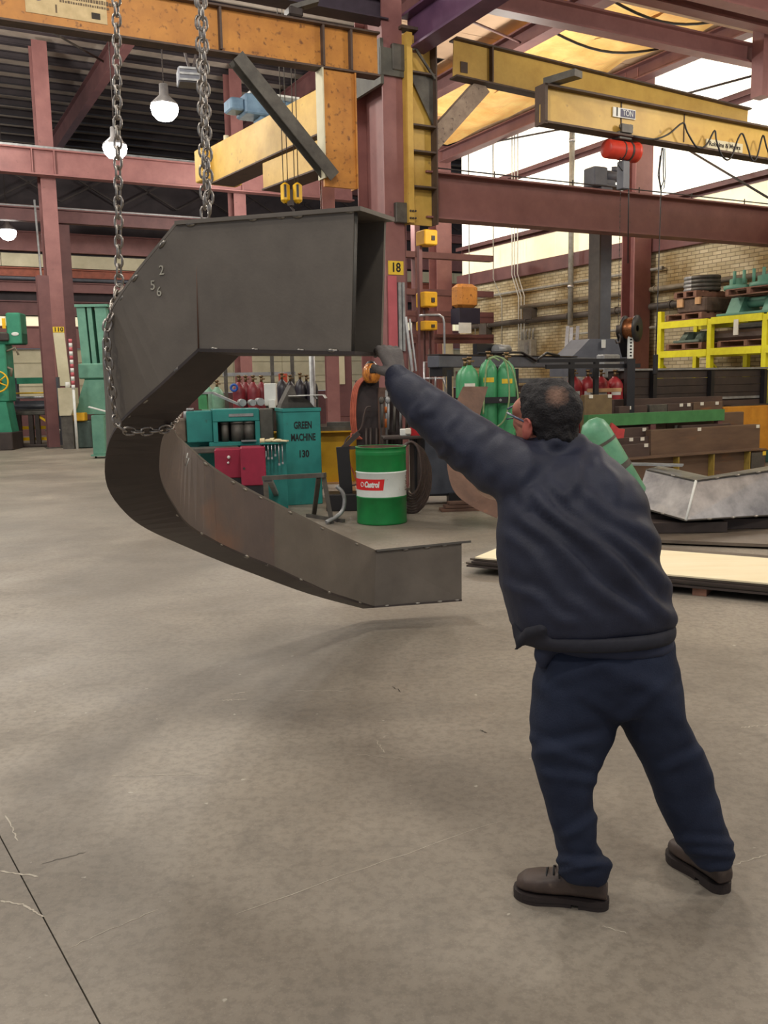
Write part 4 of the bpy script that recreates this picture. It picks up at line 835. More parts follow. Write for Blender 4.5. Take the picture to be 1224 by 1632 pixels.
cf = MB(); limb(cf, [(P(645, 618, 3.07), .056), (P(633, 601, 3.095), .044)]); organic('jacket_cuff', cf, .009, M_jack, man, 2)
wr2 = P(848, 792, 3.12); hand(wr2, wr2+Vector((-.08, .03, .02)), Vector((0, .1, -1)), Vector((-.2, .8, 0)))
# --- boots
def boot(heel, toe, sh_px, name='boot'):
    """heel and toe ground points"""
    d = (toe-heel); L = d.length; d.normalize(); s_ = Vector((-d.y, d.x, 0)); up_ = Vector((0, 0, 1)); g = lambda a, b, c: heel+d*(a*L)+s_*b+up_*c
    b = MB(); rows = [(.0, .030, .03, .075), (.10, .038, .03, .15), (.25, .040, .03, .155), (.42, .040, .03, .125), (.58, .046, .03, .098), (.75, .050, .03, .088), (.90, .043, .03, .078), (.985, .022, .03, .06)]
    vs = []; n = 18
    for a, w_, z0, z1 in rows:
        c_ = (z0+z1)/2; hz_ = (z1-z0)/2
        for k in range(n):
            t = 2*pi*k/n; q, r_ = cos(t), sin(t); vs.append(g(a, w_*abs(q)**.75*(1 if q > 0 else -1), c_+hz_*abs(r_)**(.9 if r_ > 0 else .5)*(1 if r_ > 0 else -1)))
    m_ = len(rows); b.add(vs, [(j*n+i, j*n+(i+1) % n, (j+1)*n+(i+1) % n, (j+1)*n+i) for j in range(m_-1) for i in range(n)]+[tuple(range(n-1, -1, -1)), tuple((m_-1)*n+i for i in range(n))], True)
    limb(b, [(g(.16, 0, .09), .040), (g(.19, 0, .125), .040)])
    o = organic(name, b, .006, M_boot, man, 3); 
    so = MB()
    def hw(a): return (.036*sqrt(max(0, 1-((.12-a)/.14)**2)) if a < .12 else .036+(.052-.036)*max(0, min(1, (a-.45)/.3)) if a < .78 else .052*sqrt(max(0, 1-((a-.78)/.245)**2)))
    def lay(lo_, hi_, z0, z1, k):
        A_ = [lo_+(hi_-lo_)*(1-cos(pi*i/18))/2 for i in range(19)]; ring = [(a, hw(a)*k) for a in A_]+[(a, -hw(a)*k) for a in A_[::-1] ]
        vs = [g(a, b_, z) for z in (z0, z1) for a, b_ in ring]; nn = len(ring); so.add(vs, [tuple(range(nn-1, -1, -1)), tuple(range(nn, 2*nn))]+[(i, (i+1) % nn, nn+(i+1) % nn, nn+i) for i in range(nn)])
    lay(-.02, 1.02, .013, .030, 1.08); lay(-.015, .30, 0, .0135, 1.04); lay(.38, 1.015, 0, .0135, 1.04)
    x = so.build('sole', M_sole, man); x.matrix_parent_inverse = Matrix.Translation(-man.location)
    la = MB()
    for k in range(4):
        a = .42+.075*k; z = .128-.0095*k; la.tube([g(a, -.028, z-.012), g(a+.01, 0, z+.002), g(a, .028, z-.012)], .0028, 6)
    la.tube([g(.42, 0, .132), g(.52, .02, .128), g(.50, .05, .10)], .0028, 6); la.tube([g(.42, 0, .143), g(.40, -.04, .15), g(.36, -.05, .11)], .0028, 6)
    x = la.build('laces', M_black, man); x.matrix_parent_inverse = Matrix.Translation(-man.location)
    return o
boot(Z(968, 1446, 0), Z(822, 1424, 0), 0); boot(Z(1156, 1424, 0), Z(1072, 1362, 0), 0)
# ================================================================== SHOP FLOOR OBJECTS
# ---- oil drum
c_ = Z(609, 838, 0); dr = T('oil_drum', 'green oil drum with a white middle band and a red label', 'drum', (c_.x, c_.y+.29, 0)); R_ = .288; Hd = .88
def ring(z0, z1, mt, name='shell', r=R_):
    return MB().lathe([(r, z0), (r, z1)], 40).build(name, mt, dr)
MB().lathe([(0, .01), (R_-.02, .01), (R_, .0), (R_+.004, .012), (R_, .03), (R_, .30), (R_+.008, .31), (R_, .32)], 40).build('lower_shell', M_drumg, dr)
MB().lathe([(R_, .32), (R_, .585), (R_+.008, .595), (R_, .605)], 40).build('white_band', M_drumw, dr)
MB().lathe([(R_, .605), (R_, .79), (R_+.006, .80), (R_, .81), (R_+.006, .82), (R_, .83), (R_, Hd-.01), (R_+.008, Hd-.006), (R_+.008, Hd), (R_-.006, Hd), (R_-.012, Hd-.02), (R_-.012, .4)], 40).build('upper_shell', M_drumg, dr)
MB().lathe([(R_-.013, .12), (R_-.013, Hd-.004)], 40).build('rusty_inside', M_rust, dr); MB().lathe([(0, .12), (R_-.013, .12)], 24).build('rusty_bottom', M_rust, dr)
def curved(parent, a0, a1, z0, z1, r, mt, name, n=16, sk=.0):
    vs = []
    for i in range(n+1):
        t = a0+(a1-a0)*i/n
        for z in (z0, z1):
            tt = t+(sk if (i == n and z == z1) else 0); vs.append((r*cos(tt), r*sin(tt), z))
    return MB().add(vs, [(2*i, 2*i+2, 2*i+3, 2*i+1) for i in range(n)]).build(name, mt, parent)
lbp = curved(dr, radians(176), radians(274), .40, .525, R_+.0015, M_drumr, 'label', 16, .06)
def bend_text(body, size, mt, parent, ang, z, r, width):
    o = text(body, size, mt, parent, (0, 0, 0), (0, 0, 0), width=width, bold=.0045, shear=.18)
    for v in o.data.vertices:
        t = ang+v.co.x/r; rr_ = r+.001+max(0, v.co.z); v.co = (rr_*cos(t), rr_*sin(t), z+v.co.y)
    return o
bend_text('Castrol', .088, M_white, lbp, radians(247), .463, R_+.002, .185)
lg = MB(); 
for k in range(20): pass
pts = [(radians(222)+.085*cos(t)*.9, .463+.026*sin(t)) for t in [2*pi*k/14 for k in range(14)]]
lg.tube([((R_+.003)*cos(a), (R_+.003)*sin(a), z) for a, z in pts], .004, 5, closed=True); lg.build('emblem', M_white, lbp)
tag(curved(dr, radians(352), radians(366), .15, .24, R_+.0015, M_white, 'small_label', 4))
dd_ = MB()
for k in range(14):
    t = radians(random.uniform(336, 352)); z = random.uniform(.38, .55); dd_.sph(((R_)*cos(t), R_*sin(t), z), .006, n=6)
tag(dd_.build('rust_specks', M_rust, dr), kind='stuff')
# ---- green machine cabinet
fb = Z(456, 806, 0); cb = T('machine_cabinet', 'tall teal steel cabinet with stencilled black lettering, left of the green drum', 'cabinet', fb, A*.55)
wC = .50; dC = .62; hC = 1.29
MB().box(0, wC, 0, dC, 0, hC, .008).build('body', M_teal, cb); MB().box(-.012, wC+.012, -.012, dC+.01, hC-.05, hC, .006).build('lid_rim', M_teal, cb)
for s_, z, wd in (('GREEN', 1.06, .24), ('MACHINE', .90, .33), ('130', .68, .13)): text(s_, .13, M_blk_ink, cb, (wC*.52, -.003, z), width=wd, bold=.004)
# things on it
bx = T('cutter_guard', 'grey sloping sheet metal guard on top of the teal lettered cabinet', 'guard', cb.matrix_basis @ Vector((.22, .3, hC)), A*.55); MB().prism([(-.22, 0), (.24, 0), (.16, .1), (.0, .17), (-.04, .30), (-.07, .30), (-.2, .06)], -.12, .2).build('guard', M_gsteel, bx)
pa = T('paper_sheets', 'loose white paper sheets on the teal lettered cabinet', 'paper', cb.matrix_basis @ Vector((.27, .05, hC)), A*.3)
for k, (a, x) in enumerate(((.1, 0), (-.25, .12))): o = MB().prism([(-.17, .165), (.17, .165), (.2, .12), (.19, .115), (.16, .158), (-.17, .158)], -.05+.004*k, .1).build('sheet', M_white, pa); o.location = (x, -.02*k, .004*k); o.rotation_euler = (0, 0, a)
# ---- punching machine (ironworker) with work opening
im = T('iron_worker', 'teal punching machine with a wide lit work opening, left of the lettered cabinet', 'machine', P(372, 712, 12.3)+Vector((0, 0, 0)), A*.5)
im.location.z = 0
def yz(y, Y): return P(360, y, Y).z
z1, z2, z3 = yz(652, 12.3), yz(672, 12.3), yz(704, 12.3)
g = MB(); g.box(-.26, .36, -.05, .45, z2, z1, .01); g.box(-.26, -.20, -.05, .45, z3, z2); g.box(.30, .36, -.05, .45, z3, z2); g.box(-.32, .36, -.05, .45, z3-.06, z3, .01); g.build('head_frame', M_teal, im)
MB().box(-.6, -.26, .05, .5, z3, z1-.02, .01).build('side_housing', M_teal, im)
MB().box(-.26, .36, .3, .42, z3, z2).build('back_plate', M_black, im); MB().box(.36, .55, -.02, .4, z3-.1, z1-.01, .01).build('column', M_gsteel, im)
for x, r in ((-.1, .05), (.07, .09), (.22, .08)): b = MB(); b.cyl((x, .05, z3), (x, .05, z2-.03), r, n=14); b.cyl((x, .05, z2-.03), (x, .05, z2-.005), r+.012, n=14); b.build('punch', M_gsteel, im)
MB().box(-.05, .28, -.062, -.05, (z1+z2)/2-.02, (z1+z2)/2+.02, .004).build('name_strip', M_lgry, im)
MB().box(-.7, .05, -.35, -.05, z3-.12, z3-.05, .01).build('work_table', M_gsteel, im); MB().box(.1, .3, -.12, -.06, z3-.0, z3+.02).build('table_lip', M_lgry, im)
MB().box(-.45, .35, .0, .45, 0, z3-.06, .01).build('base', M_teal, im)
# grey gearbox castings left of it
gc = T('gear_housing', 'worn brown-grey machine casting with a dark opening beside the hanging girder', 'machine', P(308, 712, 12.4), A*.5); gc.location.z = 0
g = MB(); g.box(-.22, -.08, -.1, .3, z3, z1-.12, .02); g.box(.08, .3, -.1, .3, z3, z1-.10, .03); g.box(-.08, .08, .1, .3, z3, z1-.16); g.build('casting', mat('worn_brown_casting', (128, 112, 96), .6, .2, c2=(92, 78, 68), ns=9), gc)
MB().box(-.2, .28, 0, .3, 0, z3).build('pedestal', M_teal, gc); b = MB(); b.cyl((-.02, 0, z1-.14), (-.02, 0, z1-.02), .09); b.cyl((-.02, 0, z1-.02), (-.02, 0, z1+.02), .05); b.build('cap', M_lgry, gc); 
MB().cyl((-.12, .2, z1-.02), (.1, .2, z1+.3), .06).build('valve_body', mat('dull_red_casting', (130, 74, 66), .6), gc)
# maroon boxes
f1 = Z(372, 775, 0)
tbx = T('tool_box', 'left maroon tool box with two white knobs under the punching machine', 'box', P(368, 748, 11.6), A*.3); zb_, zt_ = P(368, 762, 11.6).z, P(368, 716, 11.6).z; tbx.location.z = 0
MB().box(-.2, .22, 0, .4, zb_, zt_, .01).build('body', M_maroon, tbx); b = MB(); [b.sph((-.02, -.015, z), .022, n=8) for z in (zt_-.1,)]; b.build('knob', M_white, tbx); b = MB(); b.sph((-.03, -.015, zt_-.17), .016, n=8); b.build('knob', M_white, tbx); MB().box(-.18, .2, .02, .38, 0, zb_).build('stand', M_black, tbx)
tb2 = T('tool_box', 'right maroon tool box with a small round keyhole, beside the teal lettered cabinet', 'box', P(402, 748, 11.35), A*.3); zb2, zt2 = P(402, 774, 11.35).z, P(402, 713, 11.35).z; tb2.location.z = 0
MB().box(-.14, .17, 0, .35, zb2, zt2, .01).build('body', M_maroon, tb2); b = MB(); b.cyl((-.1, -.01, zb2+.22), (-.1, 0, zb2+.22), .015); b.build('lock', M_dark, tb2); b = MB(); b.box(.172, .185, 0, .02, zt2-.12, zt2-.05); b.box(.172, .185, 0, .02, zb2+.05, zb2+.12); b.build('hinge', M_lgry, tb2); MB().box(-.12, .15, .02, .33, 0, zb2).build('stand', M_black, tb2)
# gloves on a small rack of hanging tools
rk = T('tool_rack', 'small teal shelf with bright tools hanging under it, left of the lettered cabinet', 'rack', P(436, 705, 11.6), A*.4); z0 = rk.location.z; rk.location.z = 0
MB().box(-.17, .17, -.05, .15, z0-.02, z0, .004).build('shelf', M_teal, rk); MB().box(-.17, .17, .13, .16, 0, z0-.02).build('back_plate', M_teal, rk)
for k in range(6): b = MB(); x = -.12+.045*k; L = random.uniform(.12, .26); b.cyl((x, -.03, z0-.02-L), (x, -.03, z0-.02), .007, n=6); b.box(x-.012, x+.012, -.036, -.024, z0-.05-L, z0-.02-L); b.build('hanging_tool', M_alu, rk)
for k, (x, a, lab) in enumerate(((-.06, .1, 'cream work glove lying left on the small tool shelf'), (.06, -.3, 'cream work glove lying right on the small tool shelf'))):
    gv = T('work_glove', lab, 'glove', P(436, 705, 11.6)+Vector((x, -.02, .002)), a); b = MB(); b.sph((0, 0, .022), .07, .04, .022, 10); [b.cyl((.05, y, .018), (.13, y*1.3, .015), .012, .009, 7) for y in (-.028, -.01, .01, .028)]; b.cyl((0, .03, .018), (.05, .07, .015), .012, .009, 7); b.build('glove', mat('cream_leather', (226, 212, 172), .8, c2=(200, 184, 144)), gv); MB().lathe([(.03, -.11), (.034, -.05)], 10).build('cuff', mat('cream_leather', (0, 0, 0)), gv).matrix_basis = Matrix.Rotation(pi/2, 4, 'Y') @ Matrix.Translation((-.022, 0, .0))
# perforated red block beside cabinet
pb = T('perforated_block', 'rust red block with punched holes standing left of the lettered cabinet foot', 'block', Z(440, 800, 0), A*.55)
MB().box(-.1, .09, 0, .2, 0, .32, .006).build('block', mat('brick_red_block', (150, 66, 44), .7), pb)
for i in range(3):
    for j in range(5): MB().cyl((-.06+.055*i, -.003, .05+.055*j), (-.06+.055*i, 0, .05+.055*j), .016, n=8).build('hole', M_black, pb)
# white carton and pipes on the machine top, things behind
def stdbox(name, label, cat, xl, xr, yt, yb, Y, d, mt, rz=0, bev=.01, part='body'):
    cx, Y, z0, w_, h_ = face(xl, xr, yt, yb, Y); t = T(name, label, cat, (cx, Y, z0), rz); MB().box(-w_/2, w_/2, 0, d, 0, h_, bev).build(part, mt, t); return t, w_, h_
t, w_, h_ = stdbox('carton', 'tall white carton standing behind the teal punching machine', 'box', 421, 440, 611, 647, 13.2, .16, M_white)
MB().box(-w_*.1, w_*.45, -.08, .0, -.03, .09, .006).build('flap', M_white, t); MB().box(-w_*.4, w_*.4, .02, .14, -t.location.z, 0).build('stand', M_dark, t)
t, w_, h_ = stdbox('beam_cradle', 'light green sloped bracket standing on the machine top at left', 'bracket', 316, 370, 626, 652, 13.0, .12, M_gsteel); t.children[0].data.clear_geometry(); 
b = MB(); b.box(-w_/2, -w_/2+.12, 0, .12, 0, h_); b.build('end_plate', mat('bright_green_paint', (86, 170, 110), .5), t); b = MB(); b.bar((-w_/2, .05, h_), (-w_/2+.2, .05, h_), .14, .03); b.bar((-w_/2+.2, .05, h_), (w_/2+.15, .05, .03), .14, .03); b.build('sloped_bar', M_lgry, t)
bpy.data.objects.remove([c for c in t.children if c.name.startswith('body')][0])
t = T('pipe_offcuts', 'short grey pipe offcuts lying behind the teal punching machine', 'pipe', P(400, 647, 12.9), A*.5)
for x, r in ((-.12, .05), (.02, .045), (.13, .055)): b = MB(); b.cyl((x, -.1, r), (x, .25, r), r, n=12); b.build('pipe', M_lgry, t)
# ---- gas cylinders
def cylinder(mt, r=.115, h=1.35, name='gas_cylinder', label='', px=0, ztop=1.6, Y=12, grp=None, sticker=None, rot=None, off=(0, 0)):
    if Y >= 14: h = ztop-.13
    p = P(px, 600, Y); z0 = ztop-h-.13; t = T(name, label, 'gas cylinder', (p.x, Y, z0), 0, grp)
    MB().lathe([(0, 0), (r*.95, 0), (r, .02), (r, h-.16), (r*.94, h-.10), (r*.72, h-.04), (r*.38, h), (r*.3, h+.02), (0, h+.02)], 20).build('shell', mt, t)
    b = MB(); b.cyl((0, 0, h+.02), (0, 0, h+.10), .022, n=8); b.cyl((0, 0, h+.10), (0, 0, h+.13), .035, n=8); b.cyl((0, 0, h+.07), (.06, -.02, h+.07), .014, n=6); b.build('valve', mat('brass_valve', (140, 116, 84), .4, .7), t)
    if sticker: tag(curved(t, radians(235), radians(300), h-.27, h-.21, r+.002, sticker, 'sticker', 6))
    return t
Yc = 11.9
for k, (px, zt, dy, lab, st_) in enumerate(((741, 1.80, .15, 'leftmost rear green gas cylinder on the stand, partly hidden', None), (748, 1.81, -.1, 'front green gas cylinder beside the tilted rusty plate', M_tag), (778, 1.88, 0, 'middle green gas cylinder with a yellow and white sticker', M_ytag), (807, 1.86, 0, 'right green gas cylinder with the pale hose looped over it', M_ytag))):
    cylinder(M_cgrn, .122, 1.5, label=lab, px=px, ztop=zt+.1, Y=Yc+dy, grp='green gas cylinders on the stand', sticker=st_)
cs = T('cylinder_stand', 'black steel stand with a cross strap holding the green gas cylinders', 'stand', (P(780, 640, Yc).x, Yc, 0), 0)
zs = P(780, 638, Yc-.16).z; MB().box(-.55, .42, -.175, -.155, zs-.04, zs+.04, .003).build('strap', M_black, cs)
b = MB(); [b.cyl((x, -.19, zs), (x, -.175, zs), .018, n=8) for x in (.12, .38)]; b.build('bolt_heads', M_lgry, cs); tag(cs.children[-1], kind='stuff'); MB().box(-.55, .42, -.2, .3, .06, .16).build('deck', M_black, cs)
for x in (-.5, .38): MB().box(x-.03, x+.03, .2, .26, 0, 1.75).build('post', M_black, cs)
for x in (-.5, .38): MB().box(x-.05, x+.05, -.15, .25, 0, .06).build('foot', M_black, cs)
t = T('gas_hose', 'pale green gas hose looping over the right green cylinders', 'hose', (0, 0, 0)); HY = 11.72
def hose(pts, r, mt, parent, name='hose', sub=6, n=6):
    L = [Vector(p) for p in pts]; out = []
    for i in range(len(L)-1):
        for k in range(sub): out.append(cr4(L[max(i-1, 0)], L[i], L[i+1], L[min(i+2, len(L)-1)], k/sub))
    out.append(L[-1]); return MB().tube(out, r, n).build(name, mt, parent)
hose([P(x, y, HY) for x, y in ((796, 575), (785, 570), (776, 580), (772, 620), (774, 690), (778, 600), (775, 580), (788, 568), (802, 572), (811, 600), (813, 640), (808, 665), (798, 678), (784, 681), (768, 674))][:1]+[P(x, y, HY) for x, y in ((785, 570), (776, 582), (772, 625), (770, 660))], .012, M_ghose, t)
hose([P(x, y, HY) for x, y in ((778, 572), (792, 568), (806, 578), (811, 610), (811, 640), (804, 668), (790, 681), (776, 680), (766, 670))], .012, M_ghose, t)
hose([P(x, y, HY) for x, y in ((800, 570), (815, 585), (824, 620), (826, 660), (822, 690))], .012, M_ghose, t)
# red cylinders on the right, red and black ones at left
for k, (px, lab) in enumerate(((915, 'leftmost red gas cylinder behind the man, under the black rail frame'), (937, 'second red gas cylinder from the left under the black rail frame'), (958, 'third red gas cylinder from the left under the black rail frame'), (980, 'rightmost red gas cylinder under the black rail frame'))):
    cylinder(M_cred, .135, 1.2, label=lab, px=px, ztop=P(px, 589, 14.6).z, Y=14.6+.12*(k % 2), grp='red gas cylinders by the beam stacks', sticker=M_white)
t = T('timber_rail', 'pale timber rail strapped across the right red gas cylinders', 'rail', P(960, 622, 14.42), 0); MB().box(-.24, .3, -.02, .02, -.03, .03, .004).build('rail', M_wood2, t); t.location.z = P(960, 622, 14.42).z
for k, px in enumerate((380, 391, 403, 416)): cylinder(mat('gas_cylinder_maroon', (140, 48, 56), .4, c2=(112, 36, 44)), .105, 1.2, label=['leftmost', 'second from left', 'third from left', 'rightmost'][k]+' maroon gas cylinder behind the teal punching machine', px=px, ztop=P(px, 598, 15).z, Y=15+.24*(k % 2), grp='maroon gas cylinders at the left')
for k, px in enumerate((449, 462, 478, 488, 497)): cylinder(M_cblk, .1, 1.2, label=['leftmost', 'second', 'middle', 'fourth', 'rightmost'][k]+' black gas cylinder in the row behind the lettered cabinet', px=px, ztop=P(px, 594+(k % 2)*3, 15.6).z, Y=15.6+.24*(k % 2), grp='black gas cylinders behind the cabinet')
for k, px in enumerate((331, 345)): cylinder(mat('pale_green_cylinder', (136, 184, 154), .45), .12, 1.3, label=['left', 'right'][k]+' pale green gas cylinder seen through the girder bend', px=px, ztop=P(px, 606, 15).z, Y=15, grp='pale green gas cylinders')
t = T('hose_reel', 'bright blue coil hanging on the leftmost maroon gas cylinder', 'coil', P(373, 618, 14.8), 0); b = MB(); b.lathe([(.05+.02*cos(a), .02*sin(a)) for a in [2*pi*k/8 for k in range(9)]], 14); b.build('coil', mat('bright_blue', (40, 96, 190), .5), t); t.rotation_euler = (pi/2, .3, 0)
t = T('rack_frame', 'grey shelf frame above the maroon and black gas cylinders', 'frame', P(425, 600, 15.9), A*.5); t.location.z = 0; b = MB(); zr = P(420, 596, 15.9).z; b.box(-.75, .5, -.03, .03, zr-.03, zr+.03); b.build('rail', M_lgry, t)
for x in (-.7, .1, .45): MB().box(x-.03, x+.03, -.03, .03, 0, zr+.35).build('post', M_gsteel, t)
MB().box(.2, .35, -.06, -.03, zr-.15, zr-.0).build('tag_plate', mat('orange_red_plate', (214, 88, 60), .6), t)
t = T('steel_post', 'slim bright grey post standing behind the lettered cabinet top', 'post', P(499, 640, 14), 0); t.location.z = 0; MB().cyl((0, 0, 0), (0, 0, P(499, 560, 14).z), .045).build('post', M_lgry, t); MB().box(-.12, .12, -.12, .12, 0, .02).build('foot', M_gsteel, t)
icolumn('steel_column', 'slim red column with a cream lower strip, seen between drum and girder arm', *toB(P(530, 620, 19))[:2], 0, 6, .26, .26, M_red, -.3)
t, w_, h_ = stdbox('notice_strip', 'cream and maroon panel standing right of the slim red column', 'panel', 539, 561, 560, 664, 20, .1, M_redd); MB().box(-w_/2, 0, -.02, 0, h_*.5, h_, 0).build('cream_face', M_cream, t); t.location.z = P(550, 664, 20).z
MB().box(-w_/2, w_/2, 0, .1, -t.location.z, 0).build('foot', M_redd, t)
# ---- yellow girder lying on stands behind the drum
p = Z(540, 778, 0); yg = T('yellow_girder', 'yellow crane girder lying low behind the drum and lettered cabinet', 'girder', (p.x, 13.0, 0), A*.15)
zb_, zt_ = P(540, 770, 13).z, P(540, 686, 13).z; zb_ = max(zb_, .10)
g = MB(); g.box(-.9, .45, -.01, .01, zb_+.02, zt_-.02); g.build('web', M_girdy, yg); g = MB(); g.box(-.9, .45, -.14, .14, zt_-.02, zt_); g.build('flange', M_girdy, yg); g = MB(); g.box(-.9, .45, -.14, .14, zb_, zb_+.02); g.build('flange', M_wood2, yg)
for x in (-.7, .2): MB().box(x-.08, x+.08, -.2, .2, 0, zb_).build('timber_block', M_wood2, yg)
t = T('angle_offcuts', 'dark angle bars and a brass ring lying on the yellow girder', 'offcuts', (p.x, 13.0, zt_), A*.15); b = MB(); b.box(-.2, .3, -.1, .1, 0, .06); b.box(-.1, .3, -.06, .08, .06, .12); b.build('angle_bar', M_gsteel, t); b = MB(); b.lathe([(.09, 0), (.09, .12), (.075, .12), (.075, 0)], 18, (-.28, 0, 0)); b.build('brass_ring', mat('brass_ring', (196, 164, 98), .35, .8), t)
# ---- saw horse
sh_ = T('saw_horse', 'dark grey steel saw horse in front of the lettered cabinet', 'stand', (0, 0, 0)); YS = Z(518, 834, 0).y
a, b_ = P(420, 762, YS+.25), P(518, 757, YS-.1); MB().bar(a, b_, .07, .05).build('top_bar', M_gsteel, sh_)
for q0, q1 in (((508, 760), (500, 822)), ((516, 760), (529, 834))): p0, p1 = P(*q0, YS-.05), Z(*q1, 0); MB().bar(p0, p1, .05, .05).build('leg', M_gsteel, sh_)
p1 = Z(505, 822, 0); p2 = Z(545, 832, 0)
for q0, q1 in (((423, 765), (426, 812)), ((430, 765), (446, 800))): p0, p1_ = P(*q0, YS+.25), Z(*q1, 0); MB().bar(p0, p1_, .06, .05).build('leg', M_lgry, sh_)
MB().bar(Z(490, 824, 0)+Vector((0, 0, .02)), Z(548, 833, 0)+Vector((0, 0, .02)), .04, .04).build('foot_bar', M_gsteel, sh_)
t = T('bent_tube', 'curved grey tube leaning between the saw horse and the green drum', 'tube', (0, 0, 0)); hose([P(536, 775, YS+.1), P(546, 785, YS+.1), P(549, 800, YS+.1), P(543, 818, YS+.05), Z(520, 836, 0)+Vector((0, 0, .025))], .025, M_lgry, t, 'tube')
b = MB()
# ---- welding station behind the drum
YW = 12.4
ws = T('welding_post', 'black and rust-brown tool post hung with hoses behind the green drum', 'post', (P(588, 640, YW).x, YW, 0), .1)
zt_ = P(588, 606, YW).z; MB().box(-.18, .14, -.02, .04, .55, zt_, .01).build('board', mat('dark_brown_leather', (58, 46, 46), .6, c2=(42, 34, 34)), ws); MB().box(.12, .24, -.06, .06, 0, zt_-.1, .01).build('post', M_rust, ws); MB().box(-.2, .35, -.2, .2, 0, .03).build('base_plate', M_dark, ws)
for x in (-.06, .0, .08): MB().cyl((x, -.06, .45), (x+.01, -.06, 1.0), .02, n=8).build('torch_handle', M_dark, ws)
b = MB(); b.cyl((.22, -.1, .6), (.23, -.1, 1.5), .018, n=8); b.build('torch', M_lgry, ws); b = MB(); b.cyl((.222, -.1, 1.0), (.226, -.1, 1.12), .026, n=8); b.cyl((.224, -.1, 1.2), (.228, -.1, 1.28), .026, n=8); b.build('orange_grip', mat('orange_plastic', (226, 122, 50), .5), ws)
t = T('leather_apron', 'dark creased leather apron hanging between the tool post and the raised sleeve', 'apron', P(618, 645, YW+.1), .1)
n = 10; vs = []
for i in range(n+1):
    for j in range(n+1): x = -.2+.4*i/n; z = .15-.75*j/n; vs += [(x*(1-.15*j/n), -.03*sin(i*1.9+j*.3)-.02*sin(j*1.1), z)]
o = MB().add(vs, [(i*(n+1)+j, (i+1)*(n+1)+j, (i+1)*(n+1)+j+1, i*(n+1)+j+1) for i in range(n) for j in range(n)], True).build('apron', mat('dark_brown_leather', (0, 0, 0)), t); mm = o.modifiers.new('s', 'SOLIDIFY'); mm.thickness = .01
MB().cyl((-.25, .02, .16), (.22, .02, .16), .015).build('hang_bar', M_gsteel, t); MB().box(.16, .2, .02, .06, -t.location.z, .18).build('stand', M_dark, t)
t = T('hose_bundle', 'orange red hoses hanging in loops at the left of the tool post', 'hose', (0, 0, 0))
for k, o_ in enumerate((0, 4, 8, 12)): hose([P(x+o_*.6, y, YW-.1-.01*k) for x, y in ((583, 600), (570, 608), (562, 625), (559, 660), (562, 690), (570, 700))], .013, M_ohose, t)
hose([P(x, y, YW-.15) for x, y in ((591, 648), (584, 650), (580, 662), (576, 680), (568, 690), (552, 700), (546, 730), (552, 770), (570, 772))], .012, M_hose, t); hose([P(x, y, YW-.16) for x, y in ((560, 690), (556, 730), (566, 760), (575, 785))], .012, M_ohose, t)
wh = T('welding_helmet', 'glossy copper and orange flame-painted welding helmet hanging on the tool post', 'helmet', P(592, 595, YW-.15), .3)
MB().sph((0, 0, 0), .125, .13, .15, 18).build('shell', mat('flame_paint', (120, 60, 44), .2, c2=(232, 152, 60), ns=7, stretch=(3, 3, 1), spots=(70, 34, 30), sscale=5, sth=.50), wh); b = MB(); b.sph((0, .02, .0), .11, .14, .17, 12); b.build('headband', M_black, wh); MB().box(-.06, .06, -.14, -.11, .0, .07, .01).build('lens', M_black, wh)
t = T('welding_stool', 'dark bent steel frame with cable loops left of the drum', 'stand', (P(552, 770, 11.6).x, 11.6, 0), 0)
def loc(px, py, Y, t): return P(px, py, Y)-t.location
b = MB(); b.bar(loc(572, 690, 11.6, t), loc(546, 715, 11.6, t), .1, .06); b.build('upper_bar', M_dark, t); b = MB(); b.bar(loc(546, 712, 11.6, t), loc(552, 785, 11.6, t)*1, .16, .12); b.build('leg', M_black, t); b = MB(); b.bar(loc(552, 714, 11.6, t), loc(578, 713, 11.6, t), .05, .04); b.build('arm', M_dark, t)
pz_ = loc(552, 785, 11.6, t); MB().box(pz_.x-.25, pz_.x+.25, -.2, .2, 0, max(.03, pz_.z), .01).build('base', M_black, t)
# cutting table clutter and cable coil behind drum
t = T('parts_tray', 'dark tray of small tools with white and red pieces above the drum rim', 'tray', (P(640, 690, 11.7).x, 11.7, 0), .1); zz_ = P(640, 694, 11.7).z
MB().box(-.25, .25, -.2, .2, zz_-.04, zz_, .01).build('tray', M_dark, t); [MB().box(x-.02, x+.02, -.02, .02, 0, zz_-.04).build('leg', M_dark, t) for x in (-.22, .22)]
MB().box(-.03, .1, -.15, -.05, zz_, zz_+.09, .01).build('white_box', M_white, t); MB().cyl((.17, -.1, zz_+.05), (.2, .05, zz_+.06), .09).build('red_reel', mat('glossy_red', (190, 44, 50), .3), t); MB().box(.03, .1, -.18, -.14, zz_+.02, zz_+.1, .01).build('white_box', M_tag, t)
t = T('rag_hooks', 'grey and white tools hanging above the tray behind the raised sleeve', 'tools', P(628, 650, 12), 0)
for k in range(5): b = MB(); x = -.16+.08*k; b.cyl((x, 0, -.25-.03*(k % 3)), (x+.01, 0, .12), .018, n=7); b.sph((x, -.01, .1), .035, .02, .05, 8); b.build('hanging_tool', M_lgry if k % 2 else M_gsteel, t)
MB().box(-.2, .2, .0, .03, .1, .14).build('hook_bar', M_dark, t); MB().box(-.19, -.16, 0, .03, -t.location.z, .1).build('post', M_dark, t)
cc = T('cable_coil', 'thick brown welding cable coil hanging right of the green drum', 'cable', P(655, 745, 11.0), 0)
for k in range(8):
    rx = .12+.018*k; rz_ = .32+.016*k; pts = [(rx*cos(a)+random.uniform(-.004, .004), -.10+.026*k, rz_*sin(a)-.02*k) for a in [2*pi*j/20 for j in range(20)]]; MB().tube(pts, .016, 7, closed=True).build('loop', M_hose, cc)
